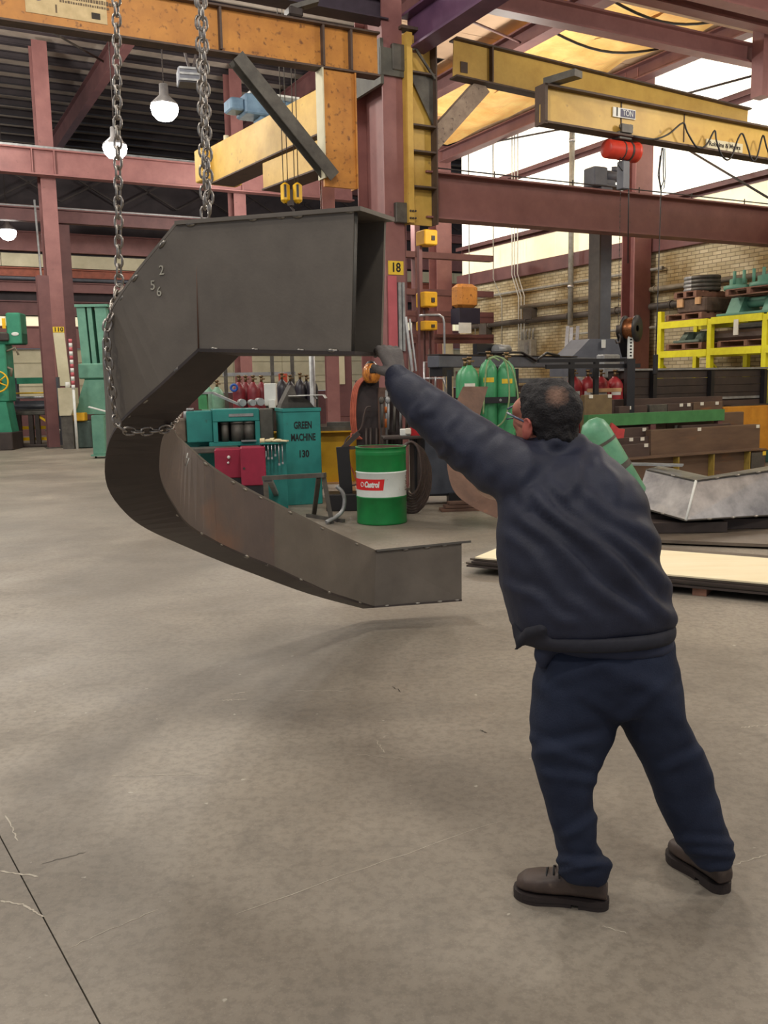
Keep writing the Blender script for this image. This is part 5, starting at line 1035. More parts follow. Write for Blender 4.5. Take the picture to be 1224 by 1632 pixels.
# ---- black cart on casters
ct_ = T('machine_cart', 'black wheeled cabinet with a grey side behind the raised arm', 'cart', Z(700, 805, 0), .1)
zc0, zc1 = .12, P(700, 672, 10.9).z
MB().box(-.32, .42, 0, .5, zc0, zc1, .01).build('body', M_black, ct_); MB().box(-.18, .40, -.006, 0, zc0+.03, zc1-.04).build('side_panel', mat('dark_slate_panel', (74, 78, 88), .5, c2=(58, 62, 72)), ct_)
b = MB()
for x, y in ((-.25, .05), (.33, .05), (-.25, .45), (.33, .45)):
    w_ = MB(); w_.cyl((x-.02, y, .05), (x+.02, y, .05), .05, n=14); w_.build('caster', M_rub, ct_); f_ = MB(); f_.box(x-.035, x-.024, y-.02, y+.02, .05, zc0); f_.box(x+.024, x+.035, y-.02, y+.02, .05, zc0); f_.build('caster_fork', M_gsteel, ct_)
t = T('steel_bar_stack', 'short brown flat bars lying on the floor beside the black cart', 'bars', Z(700, 812, 0)+Vector((.45, -.1, 0)), .12)
for k in range(3): MB().box(-.45+.05*k, .4, -.1+.02*k, .1-.01*k, .04*k, .04*k+.035, .003).build('flat_bar', M_rust, t)
# ---- rusty curved box piece leaning behind the arm
rc = T('curved_box_section', 'rusty curved steel box section lying behind the raised sleeve', 'girder', (0, 0, 0))
def strip2(name, L1, L2, mt, parent, th=.012):
    vs = []; n = len(L1)
    for a, b in zip(L1, L2): 
        vs += [a, b, b+Vector((0, th, -th*.2)), a+Vector((0, th, -th*.2))]
    fs = [(0, 1, 2, 3), tuple(4*(n-1)+k for k in (3, 2, 1, 0))]+[(4*i+k, 4*i+(k+1) % 4, 4*i+4+(k+1) % 4, 4*i+4+k) for i in range(n-1) for k in range(4)]; return MB().add(vs, fs).build(name, mt, parent)
def sm_(pts, sub=5):
    L = [P(*p) for p in pts]; out = []
    for i in range(len(L)-1):
        for k in range(sub): out.append(cr4(L[max(i-1, 0)], L[i], L[i+1], L[min(i+2, len(L)-1)], k/sub))
    return out+[L[-1]]
La = sm_([(738, 616, 10.9), (728, 640, 10.7), (716, 690, 10.5), (712, 735, 10.2), (722, 780, 9.9), (750, 806, 9.8), (792, 826, 9.7)]); Lb = sm_([(778, 616, 11.1), (768, 650, 10.9), (756, 700, 10.6), (748, 745, 10.3), (756, 775, 10.1), (772, 792, 10.0), (800, 800, 9.9)]); Lc = sm_([(773, 616, 11.6), (764, 650, 11.4), (752, 700, 11.1), (748, 745, 10.8), (760, 768, 10.6), (786, 786, 10.5), (815, 790, 10.4)])
strip2('web_plate', La, Lb, M_rust, rc); strip2('flange_plate', Lb, Lc, mat('rust_pale', (130, 104, 90), .6, .2, c2=(104, 80, 68)), rc)
# ---- fallen green cylinder behind the shoulder
t = T('gas_cylinder', 'large pale green gas cylinder tilted behind the man\'s right shoulder', 'gas cylinder', P(1010, 790, 8.8), 0)
ax_ = (P(940, 672, 8.8)-P(1010, 790, 8.8)); L_ = ax_.length; b = MB(); b.lathe([(0, 0), (.13, 0), (.14, .02), (.14, L_-.12), (.125, L_-.05), (.08, L_), (0, L_+.02)], 20); o = b.build('shell', mat('mint_green_cylinder', (112, 172, 138), .4, c2=(90, 146, 116)), t); o.rotation_mode = 'QUATERNION'; o.rotation_quaternion = ax_.to_track_quat('Z', 'Y')
b = MB(); b.lathe([(.143, .3), (.143, .36)], 18); b.lathe([(.143, .6), (.143, .63)], 18); o = b.build('band', M_gsteel, t); o.rotation_mode = 'QUATERNION'; o.rotation_quaternion = ax_.to_track_quat('Z', 'Y')
b = MB(); b.bar((-.1, .2, -t.location.z), (-.1, .1, .05), .06, .06); b.bar((.1, .2, -t.location.z), (.1, .1, .05), .06, .06); b.build('cradle', M_dark, t)
# ---- column-and-boom welding machine
um, vm_ = toB(P(956, 560, 16.4))[:2]
wm = T('boom_welder', 'dark grey column and boom welding machine with a tall square mast', 'machine', B(um, vm_, 0), A)
zt_ = P(956, 300, 16.4).z; g = MB(); g.box(-.13, .13, -.13, .13, 0, zt_, .01); g.build('mast', M_gry, wm); g = MB(); g.box(-.16, -.13, -.14, .14, .4, zt_-.1); g.build('mast_rail', M_dpipe, wm)
b = MB(); b.box(-.3, .0, -.15, .15, zt_, zt_+.32, .02); b.box(0, .22, -.1, .1, zt_+.05, zt_+.22, .01); b.cyl((.0, -.05, zt_+.2), (.38, -.05, zt_+.2), .09); b.cyl((.22, -.05, zt_+.28), (.22, -.05, zt_+.36), .05); b.box(-.05, .45, -.12, .12, zt_, zt_+.05); b.build('top_motor', M_gry, wm)
def wl(px, py, Y=16.2): q = toB(P(px, py, Y)); return (q[0]-um, q[1]-vm_, q[2])
cxa = [(905, 600), (905, 575), (926, 555), (940, 540), (984, 540), (1002, 556), (1002, 600)]
b = MB(); L = [wl(*q, 16.0) for q in cxa]; n = len(L); vs = [Vector(p)+Vector((0, d, 0)) for d in (0, .5) for p in L]; b.add(vs, [tuple(range(n)), tuple(range(2*n-1, n-1, -1))]+[(i, n+i, n+(i+1) % n, (i+1) % n) for i in range(n)]); b.build('carriage', M_gry, wm)
b = MB(); q = wl(962, 584, 15.9); b.box(q[0]-.18, q[0]+.2, q[1]-.2, q[1], q[2]-.2, q[2]+.2, .02); b.build('drive_box', M_lgry, wm); q = wl(962, 547, 15.95); MB().box(q[0]-.05, q[0]+.03, q[1]-.02, q[1], q[2]-.08, q[2]+.06).build('notice', M_white, wm)
# boom
pA, pB = P(690, 579, 12.4), P(942, 576, 15.6); bm_ = T('welding_boom', 'long dark grey horizontal boom crossing above the green gas cylinders', 'beam', (pA+pB)/2, atan2((pB-pA).y, (pB-pA).x)); L = (pB-pA).length/2
MB().box(-L, L, -.1, .1, -.08, .08, .01).build('boom', M_gry, bm_); MB().box(-L, L*.7, -.11, .11, .085, .1).build('top_rail', M_dark, bm_)
b = MB(); b.tube([(-L*.6, -.12, .12), (-.2, -.14, .14), (.2, -.14, .02), (.5, -.14, .14), (.9, -.12, .1)], .02, 6); b.build('cable', M_black, bm_); [MB().box(*q).build('bracket', M_black, bm_) for q in ((-L*.42, -L*.36, -.12, .1, -.45, -.08), (-L+.05, -L+.3, -.12, .1, -.2, -.08), (-L*.5, -L*.2, .05, .12, .1, .26))]
b = MB(); b.cyl((-L*.35, -.05, .18), (-L*.2, -.05, .18), .07); b.build('motor', M_lgry, bm_)
# rail frame with wire spool and control strip
rf = T('rail_frame', 'black steel rail frame above the red gas cylinders', 'frame', (P(950, 585, 14).x, 14.0, 0), .35)
zr0, zr1 = P(950, 585, 14).z, P(950, 577, 14).z; MB().box(-1.0, .62, -.03, .03, zr1, zr1+.05).build('rail', M_black, rf); MB().box(-1.0, .62, -.25, -.2, zr0-.02, zr0+.04).build('rail', M_black, rf)
for x in (-.45, -.02, .55): MB().box(x-.035, x+.035, -.06, .0, 0, zr1).build('post', M_black, rf)
sp = T('wire_spool', 'black wire spool with copper wire standing above the rail frame', 'spool', P(1006, 524, 13.9), .9)
b = MB(); b.lathe([(.05, -.1), (.2, -.1), (.2, -.085), (.05, -.085)], 22); b.lathe([(.05, .085), (.2, .085), (.2, .1), (.05, .1)], 22); b.v = [(p[0], p[2], p[1]) for p in b.v]; b.build('flange', M_black, sp); b = MB(); b.lathe([(.15, -.085), (.165, -.04), (.165, .04), (.15, .085)], 22); b.v = [(p[0], p[2], p[1]) for p in b.v]; b.build('copper_wire', M_copper, sp)
MB().bar((0, .0, 0), (-.06, .0, zr1-sp.location.z), .06, .05).build('arm', M_black, sp); MB().bar((-.05, .12, 0), (.25, .15, -.35), .14, .2).build('feeder', M_black, sp)
t, w_, h_ = stdbox('gauge_strip', 'tall white strip with black marks on a black box beside the spool', 'sign', 1001, 1010, 535, 572, 13.8, .06, M_white); 
for k in range(6): MB().box(-w_*.18, w_*.18, -.003, 0, h_*(.1+.14*k), h_*(.17+.14*k)).build('mark', M_blk_ink, t)
MB().box(-w_*.5, w_*.9, .02, .2, -t.location.z, -.0, 0).build('stand', M_black, t)
b = MB()
# leaning bright bars on the brick wall
t = T('leaning_bars', 'three bright bars leaning against the brick wall behind the boom', 'bars', (0, 0, 0))
for a, c in (((905, 520), (896, 565)), ((911, 522), (905, 560)), ((921, 520), (915, 545))): MB().bar(P(*a, 17), P(c[0], c[1]+80, 16.6), .06, .03).build('bar', M_alu, t)
# conduit boxes on brick wall
for k, (px, py, w_, h_, lab) in enumerate(((840, 555, .5, .45, 'grey switch box with four conduits on the brick wall'), (843, 500, .35, .3, 'dark junction box higher on the brick wall'), (775, 560, .5, .35, 'dark fan box low on the brick wall by the far column'), (772, 530, .35, .5, 'grimy window box on the far end of the brick wall'))):
    v_, z_ = hu(px, py, UW-.15); t = T('switch_box', lab, 'box', B(UW-.02, v_, z_), A); MB().box(-.2, 0, -w_/2, w_/2, -h_/2, h_/2, .01).build('case', (M_cond, M_dpipe, M_dark, M_dpipe)[k], t)
    if k == 0:
        for j in range(4): MB().tube([(-.1, -.22+.15*j, h_/2), (-.1, -.22+.15*j, h_/2+.2), (-.1, -.27+.15*j, h_/2+.28)], .03, 7).build('conduit', M_cond, t)
        MB().box(-.23, -.2, -.16, .0, -.18, .15).build('door', M_lgry, t)
# ---- steel section stacks (run along the bay)
def stack_row(name, label, x0, yt, x1, yt2, v, zb, mt, cat='beam', depth=.3, kind='box', grp=None, tags=(), z1=None, ends=True):
    ua, za = hv(x0, yt, v); ub, zb_ = hv(x1, yt2, v); zt = (za+zb_)/2 if z1 is None else z1; t = T(name, label, cat, B(ua, v, 0), A, grp)
    if kind == 'box': MB().box(0, ub-ua, 0, depth, zb, zt, .006).build('bar', mt, t)
    else: g = MB(); g.ibeam((0, depth/2, (zb+zt)/2), (ub-ua, depth/2, (zb+zt)/2), zt-zb, depth, .02, .014); g.build('bar', mt, t)
    for (px, py) in tags: u_, z_ = hv(px, py, v-.01); MB().box(u_-ua-.035, u_-ua+.035, -.012, -.004 if kind == 'box' else 0, min(z_, zt-.02)-.03, min(z_, zt-.02)+.02).build('tag', M_tag, t)
    return t, ua, ub, zt
t, ua, ub, zt1 = stack_row('wide_flange_beam', 'long brown wide-flange beam on the floor in front of the stacks, with yellow web ribs', 975, 736, 1222, 712, -2.2, .04, M_brn, kind='i', depth=.22, tags=())
for px in (1082, 1138, 1195): u_, _ = hv(px, 740, -2.2); MB().box(u_-ua-.01, u_-ua+.01, 0, .14, .07, zt1-.03).build('web_rib', mat('mustard_rib', (176, 150, 70), .6), t)
MB().box(ub-ua-.34, ub-ua-.05, -.012, -.002, .1, zt1-.05).build('grey_patch', M_gsteel, t); MB().box(ub-ua-.1, ub-ua-.03, -.016, -.012, zt1-.1, zt1-.04).build('tag', M_ytag, t)
for k, x in enumerate((.5, 2.2)): MB().box(x, x+.12, -.1, .4, 0, .04).build('timber', M_wood, t)
t, *_ = stack_row('plate_girder', 'tall rusty brown steel plate side behind the ribbed floor beam', 1038, 687, 1212, 675, -1.96, .04, M_brn, depth=.12, tags=((1208, 679), (1115, 679)))
rows = [ # x0, yt, x1, yt2, v, height, mat, tags, label
 (972, 711, 1036, 706, -1.950, .24, M_brn2, ((1030, 709),), 'dark short beam end just behind the man\'s shoulder'),
 (970, 699, 1036, 695, -1.930, 0, M_brn2, ((1006, 700), (1024, 699)), 'brown channel second from bottom beside the tall rusty plate'),
 (985, 683, 1034, 680, -1.775, 0, M_brn2, ((1027, 684),), 'dark beam end just right of the red bracket'),
 (1087, 681, 1165, 672, -1.750, 0, M_brn2, (), 'dark tube lying above the tall rusty plate'),
 (975, 664, 1036, 659, -1.550, 0, M_brn2, ((994, 666), (957, 677)), 'dark beam end under the green channel, left part'),
 (1037, 660, 1062, 658, -1.600, 0, M_brn, ((1058, 662),), 'square brown block end under the green channel'),
 (1063, 663, 1186, 655, -1.550, 0, M_brn, ((1078, 680),), 'long brown beam directly under the green channel'),
 (932, 630, 976, 628, -1.410, 0, mat('olive_brown_beam', (128, 108, 76), .6, c2=(104, 86, 62)), ((942, 631), (972, 630)), 'square olive brown beam ends below the red gas cylinders'),
 (987, 648, 1032, 646, -1.350, 0, M_brn2, ((1007, 648),), 'grey brown box end above the green channel at left'),
 (1036, 646, 1064, 643, -1.340, 0, M_gsteel, (), 'short grey beam end above the green channel, middle'),
 (1065, 645, 1104, 641, -1.350, 0, M_brn2, ((1086, 644), (1098, 643)), 'brown beam end with two tags above the green channel'),
 (1106, 642, 1152, 639, -1.350, 0, M_brn, ((1119, 642), (1143, 641)), 'brown beam end with two tags, rightmost above the green channel'),
 (978, 638, 1152, 630, -1.125, 0, M_brn2, (), 'long brown beam at the back of the brown stacks')]
prev = []
for i, (x0, yt, x1, yt2, v_, h_, mt, tg, lab) in enumerate(rows): stack_row('steel_beam', lab, x0, yt, x1, yt2, v_+(.0 if i != 1 else .02), .0 if i != 0 else 0, mt, depth=.10 if i != 1 else .03, tags=tg) if i != 0 else stack_row('steel_beam', lab, x0, yt, x1, yt2, -2.06, 0, mt, depth=.04, tags=tg)
ua, za = hv(934, 671, -1.69); ub, zb_ = hv(1151, 652, -1.69); gcx = T('green_channel', 'long green steel channel lying across the brown beam stacks', 'beam', B(ua, -1.69, 0), A); MB().bar((0, 0, za), (ub-ua, 0, za), .10, .17).build('channel', mat('leaf_green_paint', (76, 138, 84), .5, c2=(62, 118, 70)), gcx)
for x in (.1, 1.2, 2.6): MB().box(x, x+.1, -.04, .04, 0, za-.085).build('post', M_redd, gcx)
# red brackets
for k, (pts, lab) in enumerate((([(966, 700), (978, 716), (962, 728), (955, 712)], 'dull red folded bracket behind the man\'s shoulder'), ([(970, 690), (976, 674), (988, 684), (996, 684), (994, 698), (974, 700)], 'bright red welded bracket on the stacked beams'))):
    Yb = 12.8; c0 = P(*pts[0], Yb); t = T('red_bracket', lab, 'bracket', c0, 0); L = [P(x, y, Yb)-c0 for x, y in pts]; n = len(L); MB().add([p+Vector((0, d, 0)) for d in (0, .1) for p in L], [tuple(range(n)), tuple(range(2*n-1, n-1, -1))]+[(i, n+i, n+(i+1) % n, (i+1) % n) for i in range(n)]).build('bracket', mat('bracket_red_%d' % k, ((156, 84, 76), (206, 72, 70))[k], .5), t)
# yellow girder at the right
t, *_ = stack_row('yellow_girder', 'yellow orange girder lying behind the brown beams at the right edge', 1153, 652, 1240, 643, -1.3, .35, mat('ochre_girder', (214, 150, 48), .5, c2=(188, 124, 38)), depth=.3); MB().box(.25, .4, 0, .3, 0, .35).build('timber_block', M_wood, t); 
# long dark tubes on a rack
VT = -.62; trk = T('tube_rack', 'long rack of dark steel tubes running to the right edge below the pallet rack', 'rack', B(0, VT, 0), A)
ua, _ = hv(990, 595, VT); ub = 7.0; zt_ = hv(1000, 591, VT)[1]; k = 0
for i in range(6):
    z = zt_-.13*(i+1)
    for j in range(3): MB().box(ua+.1*(i % 2), ub, -.1+.14*j, .03+.14*j, z+.002, z+.128, .004).build('tube', M_dark if i < 4 else M_brn2, trk)
MB().box(ua-.05, ub, -.14, .34, zt_, zt_+.03).build('top_sheet', M_lgry, trk); MB().box(ua+.1, ub-.2, -.12, .3, zt_-.50, zt_-.46).build('shelf', M_lgry, trk)
for x in (ua+.5, ua+1.8, ua+3.1): MB().box(x, x+.08, -.2, -.12, 0, zt_-.02).build('post', M_black, trk)
# dark square tubes below, right
t = T('square_tubes', 'dark square tubes stacked behind the ochre girder at the right edge', 'tubes', B(0, -.98, 0), A); ua2, _ = hv(1153, 625, -.98)
for i in range(4): MB().box(ua2+.1*(i % 2), 6.9, -.1, .08, .45+.17*i, .61+.17*i, .01).build('tube', M_dark, t)
for x in (ua2+.3, 6.5): MB().box(x, x+.1, -.1, .08, 0, .45).build('block', M_wood, t)
# ---- yellow pallet rack against the brick wall
UR = 7.15; UB = 8.15
def rk_(px, py): return hu(px, py, UR)
va, zt_ = rk_(1054, 497); vb, _ = rk_(1133, 520); vc, _ = rk_(1222, 500)
pr_ = T('pallet_rack', 'bright yellow steel pallet rack standing against the brick wall at right', 'rack', B(0, 0, 0), A)
for v_, zz_ in ((va, zt_), (vb, rk_(1133, 508)[1]), (vc, rk_(1222, 500)[1])):
    for u_ in (UR, UB): MB().box(u_-.05, u_+.05, v_-.05, v_+.05, 0, zz_, .004).build('upright', M_rack, pr_)
    b = MB(); b.bar((UR, v_, .3), (UB, v_, 1.1), .03, .03); b.bar((UB, v_, 1.1), (UR, v_, 1.9), .03, .03); b.build('brace', M_rack, pr_)
zs1 = rk_(1133, 513)[1]; zs2 = rk_(1133, 562)[1]
for zc in (zs1, zs2):
    for u_ in (UR-.04, UB+.0): 
        MB().box(u_-.02, u_+.03, vb+.05, va-.05, zc-.06, zc+.07).build('beam', M_rack, pr_); MB().box(u_-.02, u_+.03, vc+.05, vb-.05, zc-.05, zc+.08).build('beam', M_rack, pr_); MB().box(u_-.02, u_+.03, vc-2, vc-.05, zc-.05, zc+.08).build('beam', M_rack, pr_)
def pallet(label, v0, v1, z, mt=M_wood):
    t = T('pallet', label, 'pallet', B(UR+.05, v0, z), A); L = v1-v0; 
    for y in (0, L/2-.04, L-.08): MB().box(0, .95, y, y+.08, .02, .11).build('stringer', mt, t)
    for k in range(5): MB().box(.01+.2*k, .14+.2*k, 0, L, .11, .13).build('top_board', mt, t)
    for k in (0, 2, 4): MB().box(.01+.2*k, .14+.2*k, 0, L, 0, .02).build('bottom_board', mt, t)
    return t
zp = zs1+.08; v1a, v1b = hu(1115, 510, UR)[0], hu(1058, 515, UR)[0]
pallet('empty reddish pallet at the left end of the top rack shelf', v1a, v1b, zp)
t = T('timber_block', 'rough dark crate of timber carrying the tilted upper pallet on the rack', 'timber', B(UR+.1, v1a-.05, zp+.135), A); g = MB(); g.box(0, .8, 0, (v1b-v1a)*.8, 0, .28, .03); g.build('block', mat('dark_timber', (104, 84, 70), .85, c2=(78, 62, 54), ns=12), t); MB().box(-.04, .06, .12, .24, .15, .28).build('offcut', M_wood2, t); MB().box(-.04, .06, .55, .7, .12, .28).build('offcut', M_wood2, t)
pallet('upper reddish pallet carrying two grey wheel rings on the rack', v1a+.15, v1b-.2, zp+.42)
def rings(label, v_, z_, r, mt, n=4):
    t = T('wheel_ring', label, 'ring', B(UR+.5, v_, z_), A); pr = []
    z = 0
    for k in range(n): MB().lathe([(r*.6, z), (r, z), (r*1.04, z+.035), (r, z+.07), (r*.6, z+.07), (r*.6, z)], 22).build('ring', mt, t); z += .075
    MB().lathe([(r*.25, 0), (r*.62, .02), (r*.62, .06), (r*.25, .09)], 18).build('hub', mt, t); return t
rings('darker stack of grey wheel rings, left on the upper pallet', v1b-.55, zp+.555, .3, M_gsteel); rings('brighter stack of grey wheel rings, right on the upper pallet', v1a+.48, zp+.555, .3, M_lgry, 4)
v2a, v2b = hu(1235, 500, UR)[0], hu(1128, 505, UR)[0]
def casting(label, v0, v1, z, h, mt=M_pgrn):
    t = T('machine_casting', label, 'casting', B(UR+.1, v0, z), A); L = v1-v0
    MB().box(0, .8, 0, L, 0, .05, .01).build('bed', mt, t); b = MB(); b.prism([(.1, .05), (.7, .05), (.55, h), (.25, h)], L*.1, L*.32); b.build('pedestal', mt, t); b = MB(); b.prism([(.1, .05), (.7, .05), (.55, h), (.25, h)], L*.68, L*.9); b.build('pedestal', mt, t)
    b = MB(); b.cyl((.4, L*.2, h*.7), (.4, L*.8, h*.7), h*.28, n=16); b.build('roller', mt, t); b = MB(); b.cyl((.1, L*.02, .0), (.1, L*.02, h*.8), .05); b.box(.05, .15, -.02, .06, h*.5, h*.7); b.build('lug', mt, t); return t
casting('pale green casting lying on the right part of the top rack shelf', v2a, v2b-.1, zp+.01, .34)
pallet('reddish pallet carried by the pale green casting on the rack', v2a+.1, v2b-.35, zp+.36)
t = T('flange_casting', 'pale green round flanges on the highest pallet at the right edge', 'casting', B(UR+.5, v2a+.5, zp+.50), A)
for k, (y, r) in enumerate(((.05, .34), (.75, .26))): MB().lathe([(.0, 0), (r*.95, 0), (r, .02), (r, .08), (r*.6, .1), (r*.6, .2), (r*.3, .22), (0, .22)], 24, (0, y, 0)).build('flange', M_pgrn, t)
for k in range(4): MB().cyl((-.15, .05+.22*k, .1), (-.15, .05+.22*k, .34), .03, n=8).build('stud', M_pgrn, t)
zp2 = zs2+.08
pallet('brown pallet on the middle rack shelf at its left end', v1a-.02, v1b-.02, zp2); casting('grey-green folded brackets on the middle rack shelf', v1a+.1, v1b-.15, zp2+.14, .22, mat('dull_grey_green', (110, 126, 112), .6))
pallet('long brown pallet on the middle rack shelf at its right part', v2a, v2b-.2, zp2); t = T('dark_castings', 'dark brown castings on the middle rack shelf at right', 'casting', B(UR+.1, v2a, zp2+.14), A); MB().box(0, .7, 0, 1.5, 0, .18, .05).build('casting', M_brn2, t); MB().box(.1, .6, .2, 1.0, .18, .3, .04).build('casting', M_gsteel, t)
casting('dark green machine parts on the floor under the rack', vb+.2, va-.3, 0, 1.25, mat('dark_green_grey', (70, 88, 82), .6)); casting('blue-green machine parts on the floor under the right rack bay', vc+.3, vb-.4, 0, 1.35, mat('blue_green_part', (66, 110, 104), .6))
t = T('paper_tag', 'white paper tag hanging from the top rack beam', 'tag', B(UR-.08, hu(1178, 515, UR)[0], zs1-.0), A); MB().prism([(-.005, 0), (.005, 0), (.012, -.28), (-.012, -.28)], -.05, .05).build('tag', M_tag, t)
# planks behind cylinders
t = T('plank_stack', 'stack of dark planks and boards behind the green cylinders and the man\'s head', 'planks', P(870, 640, 14.9), A*.6); t.location.z = 0
for k in range(8): z = .5+.13*k; MB().box(-.75, .6, 0, .3, z, z+.105, .004).build('plank', M_brn2 if k != 4 else M_wood2, t)
MB().box(-.7, .55, .02, .28, 0, .5).build('base', M_brn2, t); MB().box(-.8, .65, -.05, .3, 1.55, 1.63, .01).build('top_channel', M_lgry, t)

# ---- stack of plates on the floor behind the man, with a pale plywood sheet on top
pc = [Z(738, 916, 0), Z(1330, 975, 0), Z(1420, 880, 0), Z(768, 872, 0)]
def sheet(label, corners, z, th, mt, name='steel_plate', cat='plate', grp=None):
    n = len(corners); o = MB().add([(p.x, p.y, zz_) for zz_ in (z, z+th) for p in corners], [tuple(range(n-1, -1, -1)), tuple(range(n, 2*n))]+[(i, (i+1) % n, n+(i+1) % n, n+i) for i in range(n)]).build(name, mt); return tag(o, label, cat, grp)
M_plate = mat('dark_floor_plate', (128, 116, 102), .4, .2, c2=(98, 88, 78), ns=3, spots=(140, 124, 104), sscale=3, sth=.66)
def rect(a, b, c_, d, inset=0., sh=(0, 0)):
    L = [a, b, c_, d]; m_ = sum(L, Vector())/4; return [m_+(p-m_)*(1-inset)+Vector((sh[0], sh[1], 0)) for p in L]
a0 = Z(740, 914, 0); b0 = Z(1224, 962, 0); dirr = (b0-a0).normalized(); nrm = Vector((-dirr.y, dirr.x, 0))
def pl_(s0, s1, t0, t1): return [a0+dirr*s0+nrm*t0, a0+dirr*s1+nrm*t0, a0+dirr*s1+nrm*t1, a0+dirr*s0+nrm*t1]
for k, (s0, t0) in enumerate(((.0, .02), (.05, -.01))): 
    for x in (.4, 1.8, 3.0): pass
for k, x in enumerate((.5, 1.9, 3.1)): tag(MB().box(-.05, .05, -.02, .75, 0, .06).build('timber_bearer', M_wood), ['left', 'middle', 'right'][k]+' timber bearer under the stacked plates', 'timber').matrix_basis = Matrix.Translation(a0+dirr*x+nrm*.05) @ Matrix.Rotation(atan2(dirr.y, dirr.x), 4, 'Z')
z = .06
for k, (s0, s1, t0, t1, lab) in enumerate(((.02, 4.4, .0, 1.2, 'lowest dark steel plate of the stack under the plywood'), (.0, 4.35, .03, 1.22, 'second dark steel plate of the stack under the plywood'), (.06, 4.4, .01, 1.15, 'third dark steel plate of the stack under the plywood'), (.03, 4.3, .05, 1.2, 'topmost dark steel plate right under the plywood'))):
    sheet(lab, pl_(s0, s1, t0, t1), z, .014, M_plate if k % 2 else M_dark, grp='plates stacked on the floor'); z += .017
sheet('pale plywood sheet on top of the stacked plates behind the man', pl_(.08, 4.2, .04, 1.0), z, .012, M_ply, 'plywood_sheet', 'sheet'); 
# larger dark plate behind
q = [Z(1040, 868, 0), Z(1330, 880, 0), Z(1330, 838, 0), Z(1010, 838, 0)]
sheet('large dark scratched steel plate lying behind the plywood sheet', q, .02, .03, M_plate)
# ---- bare silver box section lying at right
sv = T('silver_box_section', 'bare silver steel box section with a bend lying behind the plates at right', 'girder', (0, 0, 0))
def PL(L): return [P(*q) for q in L]
lo_ = PL([(1012, 806, 9.45), (1092, 829, 8.9), (1240, 820, 9.15)]); hi_ = PL([(1030, 748, 9.7), (1108, 766, 9.15), (1240, 748, 9.4)]); bk_ = PL([(1052, 742, 10.1), (1128, 759, 9.6), (1240, 740, 9.85)])
for i in (0, 1):
    nrm_ = Vector((0, .012, .004)); strip2('web_plate', [lo_[i], lo_[i+1]], [hi_[i], hi_[i+1]], M_silver, sv); strip2('top_plate', [hi_[i], hi_[i+1]], [bk_[i], bk_[i+1]], M_silver, sv, .008)
    for E0, E1 in ((lo_[i], lo_[i+1]), (hi_[i], hi_[i+1])): MB().bar(E0+Vector((0, -.01, 0)), E1+Vector((0, -.01, 0)), .02, .012).build('flange_edge', M_gsteel, sv)
    strip2('back_plate', [bk_[i], bk_[i+1]], [Vector((bk_[i].x, bk_[i].y+.05, lo_[i].z-.05)), Vector((bk_[i+1].x, bk_[i+1].y+.05, lo_[i+1].z-.05))], M_dark, sv)
for i in (0, 1): strip2('shaded_bottom_plate', [lo_[i], lo_[i+1]], [lo_[i]+Vector((0, .7, -.02)), lo_[i+1]+Vector((0, .7, -.02))], M_dark, sv, .01)  # bottom plate in dark steel, the shade underneath put into its colour
MB().tube([lo_[1]+Vector((0, -.02, 0)), lo_[1].lerp(hi_[1], .5)+Vector((.0, -.022, 0)), hi_[1]+Vector((0, -.02, 0))], .014, 6).build('weld_seam', M_white, sv)
for i, c0 in ((0, lo_), (1, lo_), (0, hi_), (1, hi_)):
    for t_ in (.25, .5, .75) if i else (.55,):
        o = tsrc.copy(); col.objects.link(o); o.parent = sv; o.location = c0[i].lerp(c0[i+1], t_)+Vector((0, -.02, 0)); o.rotation_mode = 'QUATERNION'; o.rotation_quaternion = (c0[i+1]-c0[i]).to_track_quat('X', 'Z'); o.scale = (1.4, 1.4, 1.4)
for p_ in (lo_[0].lerp(lo_[1], .4), lo_[1].lerp(lo_[2], .15), lo_[1].lerp(lo_[2], .85)): MB().box(p_.x-.45, p_.x+.3, p_.y+.05, p_.y+.7, 0.055, p_.z-.04).build('bearer', M_dark, sv)  # bearers widened in dark steel to stand in for the shade underneath
t = T('steel_bars', 'two thin bars resting on the left end of the silver box section', 'bars', hi_[0]+Vector((.05, .1, .02)), -.4); [MB().bar((-.25, y, .02), (.35, y+.05, .01), .04, .02).build('bar', M_lgry, t) for y in (0, .12)]
# ================================================================== FAR LEFT MACHINES
YL = 23.
def gp(px, py): return Z(px, py, 0)
# radial drill at the left edge
p = gp(22, 716); rd = T('drilling_machine', 'bright green drilling machine with a yellow handwheel at the left edge', 'machine', (p.x, p.y, 0), .1); YD = p.y
def LZ(py, x=20): return P(x, py, YD).z
def LX(px): return P(px, 640, YD).x-p.x
MB().box(LX(-30), LX(18), -.2, .5, LZ(640), LZ(548), .03).build('column', M_grn, rd); MB().box(LX(22), LX(44), -.2, .4, LZ(549), LZ(499), .03).build('head', M_grn, rd); MB().box(LX(-30), LX(44), -.15, .4, LZ(549), LZ(530), .03).build('arm', M_grn, rd)
MB().box(LX(-30), LX(4), -.3, -.1, LZ(545), LZ(528), .04).build('motor', M_black, rd); MB().box(LX(8), LX(26), -.3, -.2, LZ(544), LZ(531), .03).build('motor', M_dark, rd); MB().box(LX(6), LX(13), -.25, -.2, LZ(518), LZ(504)).build('notice', M_white, rd); MB().box(LX(17), LX(22), -.24, -.2, LZ(524), LZ(508)).build('yellow_hose', M_hookyel, rd)
MB().sph((LX(35), -.21, LZ(533)), .10, .01, .05, 12).build('badge', M_white, rd)
MB().prism([(LX(-30), LZ(688)), (LX(20), LZ(688)), (LX(14), LZ(640)), (LX(-30), LZ(640))], -.25, .4).build('base', M_grn, rd); MB().box(LX(-40), LX(22), -.4, .6, 0, LZ(688), .02).build('foot', M_dark, rd)
